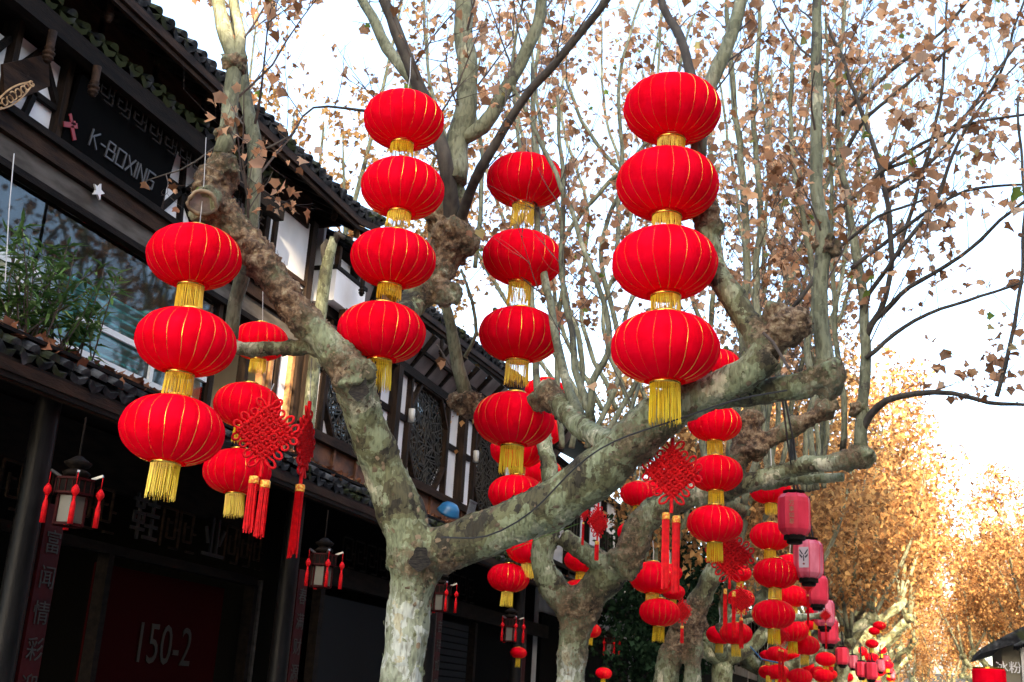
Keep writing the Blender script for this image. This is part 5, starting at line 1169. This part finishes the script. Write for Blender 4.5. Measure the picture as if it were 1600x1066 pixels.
# ------------------------------------------------------------------ Chinese knots
def knot(p, s, label, rz=0, tassels=2, tl_=.9, wire_to=None, tr=1.0, name='chinese_knot'):
    e = empty(name, p, label, 'knot', 'red Chinese knots hanging from the trees'); e.rotation_euler.z = rz
    n = 10; mb = MB(); h = s / 2; rr = s / n * .50
    def dia(u, v): return ((u - v) * .7071, (u + v) * .7071)
    for k in range(n):
        c_ = (k - (n - 1) / 2) * s / n
        for fam in (0, 1):
            P = []
            for i in range(2 * n + 1):
                t = (i / (2 * n) - .5) * s * 1.0; zoff = rr * .8 * math.cos(i * math.pi / 1 + (k + fam) * math.pi) if True else 0
                u, v = (t, c_) if fam == 0 else (c_, t); x_, z_ = dia(u * .95, v * .95); P.append((x_, zoff, z_))
            mb.tube(P, rr, 5)
    mb.build('woven_body', M['cord_red'], e, smooth=True, off=(0, 0, 0))
    lb = MB()
    for side in range(4):
        m_ = 4
        for k in range(m_):
            c_ = (-(m_ - 1) / 2 + k) * s / (m_ + .2); L = s * (.20 + .05 * math.sin(k * 2)) * (1.55 if k in ((m_ - 1,) if side in (0, 1) else (0,)) else 1)
            P = []
            for q in np.linspace(-1, 1, 11):
                a = q * 2.2; uu = c_ + math.sin(a) * s * .085 * (1 if abs(q) < .8 else .7); vv = h * .93 + L * (math.cos(a) + .6) / 1.6
                pt = {0: (uu, vv), 1: (vv, uu), 2: (uu, -vv), 3: (-vv, uu)}[side]; x_, z_ = dia(*pt); P.append((x_, .3 * rr * math.sin(q * 3), z_))
            lb.tube(P, rr * .62, 5)
    lb.build('loops', M['cord_red'], e, smooth=True, off=(0, 0, 0))
    z0 = -s * .78
    MB().tube([(0, 0, -s * .62), (0, 0, z0 - s * .25)], rr * .9, 6).build('cord', M['cord_red'], e, off=(0, 0, 0))
    tp = MB(); tp.tube([(0, 0, s * .62), (0, 0, s * .98)], rr, 6); tp.build('top_cord', M['cord_red'], e, off=(0, 0, 0))
    for k in range(tassels):
        dx = (k - (tassels - 1) / 2) * s * .26; zt = z0 - s * .25 - (k % 2) * s * .07; r_ = s * .115 * tr
        MB().lathe([(r_ * .85, -.0 * s), (r_, -.02 * s), (r_, -.16 * s), (r_ * .95, -.17 * s)][::-1], 12, (dx, 0, zt)).build('tassel_cap', M['gold_cap'], e, smooth=True, off=(0, 0, 0))
        f_ = MB(); g_ = random.Random(k + int(s * 1000))
        for q in range(40):
            a = g_.uniform(0, 6.28); r0 = r_ * .9 * math.sqrt(g_.uniform(.3, 1)); r1 = r0 * g_.uniform(.9, 1.3); L = tl_ * s * g_.uniform(.88, 1.05)
            f_.tube([(dx + r0 * math.cos(a), r0 * math.sin(a), zt - .16 * s), (dx + (r0 + r1) / 2 * math.cos(a), (r0 + r1) / 2 * math.sin(a), zt - .16 * s - L / 2), (dx + r1 * math.cos(a + .2), r1 * math.sin(a + .2), zt - .16 * s - L)], s * .016, 3, cap=False)
        f_.build('tassel', M['cord_red'], e, off=(0, 0, 0))
    if wire_to is not None:
        q = at(*wire_to) - Vector(p); q.rotate(Matrix.Rotation(-rz, 3, 'Z')); MB().tube([(0, 0, s * .98), tuple(q)], .003, 4).build('hanging_wire', M['wire'], e, off=(0, 0, 0))
    return e
def knot_px(px, py, y, spx, *a, **k): c = at(px, py, y); return knot(c, spx * mpp(c), *a, **k)
knot_px(415, 676, 6.7, 68, 'large red Chinese knot with two tassels in front of the smaller left lantern string', R(26), 2, 1.1, (428, 600, 6.8))
knot_px(477, 690, 7.2, 66, 'red Chinese knot turned edge-on, left of the nearest tree stem', R(102), 1, 1.5, (487, 560, 7.2))
knot_px(1050, 738, 7.6, 62, 'large red Chinese knot with two long tassels below the biggest lantern string', R(14), 2, 1.65, (1050, 655, 7.5), tr=.85)
knot_px(1140, 868, 12.8, 50, 'red Chinese knot below the string right of the large knot', R(2), 2, 1.2, (1140, 800, 12.8), tr=.5)
knot_px(1158, 938, 16.5, 26, 'small red Chinese knot in front of the thin string', R(10), 1, 1.6, None)
knot_px(934, 815, 11.5, 30, 'small red Chinese knot edge-on under the big limb', R(60), 1, .8, (932, 770, 11.5))
knot_px(912, 800, 11.5, 16, 'plain red tassel pendant left of the small edge-on knot', R(60), 1, 2.0, (915, 780, 11.5))
knot_px(1066, 955, 17, 22, 'tiny red knot beside the fork of the third tree', R(40), 1, 1.0, None)
knot_px(1220, 995, 16, 18, 'tiny red knot with two tassels below the barrel lantern row', R(0), 2, 3.4, None)
knot_px(1268, 855, 15, 14, 'tiny red knot over the second barrel lantern', R(0), 1, 3.0, None)
knot_px(1262, 915, 16, 14, 'tiny red knot left of the third barrel lantern', R(0), 1, 3.0, None)
knot_px(1290, 962, 18, 12, 'tiny red knot right of the fourth barrel lantern', R(0), 1, 3.0, None)

# ------------------------------------------------------------------ barrel (octagonal) lanterns
def barrel(px, py, wpx, y, label, faded=False, face=None, group='faded red barrel lanterns strung along the street'):
    c = at(px, py, y); s = wpx * mpp(c); e = empty('barrel_lantern', c - Vector((0, 0, .82 * s)), label, 'lantern', group); rz = 1.0 + LR.uniform(-.2, .2)
    up = .82 * s; n = 8
    prof = [(.30, -.68), (.40, -.60), (.485, -.48), (.50, -.36), (.50, .36), (.485, .50), (.40, .61), (.28, .66)]
    mb = MB(); V = [(r_ * s * math.cos(rz + k * math.pi / 4), r_ * s * math.sin(rz + k * math.pi / 4), up + z * s) for r_, z in prof for k in range(n)]
    F = [(i * n + j, i * n + (j + 1) % n, (i + 1) * n + (j + 1) % n, (i + 1) * n + j) for i in range(len(prof) - 1) for j in range(n)]
    mb.add(V, F).build('shade', M['old_silk_faded' if faded else 'old_silk'], e, off=(0, 0, 0))
    rb = MB()
    for k in range(n):
        a = rz + k * math.pi / 4; rb.tube([(r_ * s * 1.006 * math.cos(a), r_ * s * 1.006 * math.sin(a), up + z * s) for r_, z in prof], .012 * s, 4)
    rb.build('ribs', M['old_silk'], e, off=(0, 0, 0))
    MB().lathe([(.20 * s, -.16 * s), (.24 * s, -.13 * s), (.24 * s, -.05 * s), (.33 * s, -.03 * s), (.33 * s, .08 * s), (.30 * s, .14 * s)], 16, (0, 0, 0.06 * s)).build('base_rim', M['dark_wood'], e, off=(0, 0, 0))
    MB().lathe([(.30 * s, 0), (.34 * s, .05 * s), (.34 * s, .09 * s), (.2 * s, .12 * s)], 16, (0, 0, up + .64 * s)).build('top_rim', M['dark_wood'], e, off=(0, 0, 0))
    w_ = MB(); rg_ = random.Random(int(px))
    for k in range(5):
        w_.tube([(rg_.uniform(-.2, .2) * s, rg_.uniform(-.2, .2) * s, up + .7 * s), (rg_.uniform(-.1, .1) * s, 0, up + 1.6 * s), (rg_.uniform(-.1, .1) * s, rg_.uniform(-.1, .1) * s, up + (3.2 if y < 15 else 2.2) * s)], .008 if y < 20 else .012, 4)
    w_.build('cables', M['cable'], e, off=(0, 0, 0))
    if face:
        # find panel most facing the camera
        best = min(range(n), key=lambda k: math.cos(rz + (k + .5) * math.pi / 4) * c.x + math.sin(rz + (k + .5) * math.pi / 4) * c.y)
        a = rz + (best + .5) * math.pi / 4; ap = .5 * s * math.cos(math.pi / 8) + .004; nrm = Vector((math.cos(a), math.sin(a), 0)); u = Vector((-math.sin(a), math.cos(a), 0))
        def patch(pl, m_, d=.003): 
            MB().prism([nrm * ap + u * (x_ * s) + Vector((0, 0, up + z_ * s)) for x_, z_ in pl], nrm * d).build('painted_mark', M[m_], e, off=(0, 0, 0))
        if face == 'mask':
            patch([(-.17, -.34), (.17, -.34), (.18, .0), (.17, .36), (-.17, .36), (-.18, 0)], 'face_paint', .002)
            for sg in (-1, 1):
                patch([(sg * .03, .02), (sg * .15, .14), (sg * .14, .06), (sg * .07, -.02)], 'ink', .005); patch([(sg * .02, .12), (sg * .14, .30), (sg * .15, .24), (sg * .06, .10)], 'ink', .005)
            patch([(-.05, -.22), (0, -.25), (.05, -.22), (0, -.17)], 'logo_red', .005); patch([(-.02, -.12), (.02, -.12), (.015, .1), (-.015, .1)], 'ink', .005)
        else:
            for k, ch in enumerate('万事如意'):
                q = nrm * (ap + .003) + Vector((0, 0, up + (.28 - k * .19) * s)); r3 = Matrix((u, Vector((0, 0, 1)), nrm)).transposed()
                me = text_mesh(ch, .17 * s, .001, 'character'); me.materials.clear(); me.materials.append(M['gilt_wood']); o = bpy.data.objects.new('character', me); col.objects.link(o); o.parent = e; o.matrix_local = Matrix.Translation(q) @ r3.to_4x4()
    return e
barrel(1241, 804, 50, 13.5, 'nearest red barrel lantern with faint gold writing, hanging highest under cables', face='text')
barrel(1263, 874, 45, 15, 'barrel lantern with a painted pale opera face, second in the barrel row', True, 'mask')
barrel(1277, 922, 34, 17, 'narrow red barrel lantern directly below the opera-face one')
barrel(1288, 958, 31, 19, 'pinkish barrel lantern, fourth in the barrel row', True, 'mask')
barrel(1294, 986, 30, 21, 'dark pink barrel lantern, fifth in the barrel row')
for i, (px, py, w_) in enumerate(((1316, 1025, 20), (1333, 1034, 15), (1346, 1046, 18), (1361, 1048, 20), (1376, 1040, 14), (1384, 1032, 11), (1389, 1044, 11), (1394, 1054, 9), (1370, 1060, 12), (1304, 1008, 18))):
    barrel(px, py, w_, .36 * FPX / w_ * .95, 'tiny faded barrel lantern in the far curve of the barrel row', i % 3 == 1, None, 'tiny far barrel lanterns')
# cables and street wires
cb = MB()
for k, (a, b, c_) in enumerate((((1222, 620, 8.5), (1232, 700, 11), (1242, 765, 13.5)), ((1226, 620, 8.5), (1240, 690, 11), (1246, 765, 13.5)), ((1246, 765, 13.5), (1260, 800, 14.3), (1266, 838, 15)))):
    cb.tube([at(*a), at(*b), at(*c_)], .008, 5)
tag(cb.build('power_cable', M['cable']), 'black cables running down from the big limb to the first barrel lantern', 'cable')
cc = MB(); P = [at(*q) for q in ((690, 840, 7.3), (760, 838, 7.3), (830, 800, 7.25), (900, 730, 7.2), (960, 690, 7.2), (1060, 655, 7.2), (1150, 625, 7.2), (1230, 610, 7.25))]; P, r = resample(P, [.006] * 8, .1)
tag(cc.tube(P, r, 5).build('limb_cable', M['cable']), 'thin black cable lying along the big right-hand limb', 'cable')
bw = MB(); P = [at(*q) for q in ((1200, 1030, 20), (1190, 1030, 20), (1220, 1046, 20))]
tag(MB().tube([at(1172, 1010, 20), at(1190, 1030, 20), at(1225, 1038, 20)], .012, 5).build('blue_rope', M['blue_plastic']), 'blue rope sagging below the tiny lantern pair', 'rope')
tag(MB().tube([at(8, 440, 6.2), at(14, 330, 6.2), at(22, 240, 6.2)], .004, 4).build('thin_wire', M['wire']), 'thin pale wire hanging at the far left before the shop window', 'wire')
tag(MB().tube([at(800, 860, 7.2), at(850, 838, 7.15), at(905, 818, 7.15)], .0022, 4).build('green_twine', M['green_leaf']), 'short green twine tied around the underside of the big limb', 'twine')
print('leaves', na, nb, 'objects', len(bpy.data.objects), 'tris', sum(len(m.polygons) for m in bpy.data.meshes))
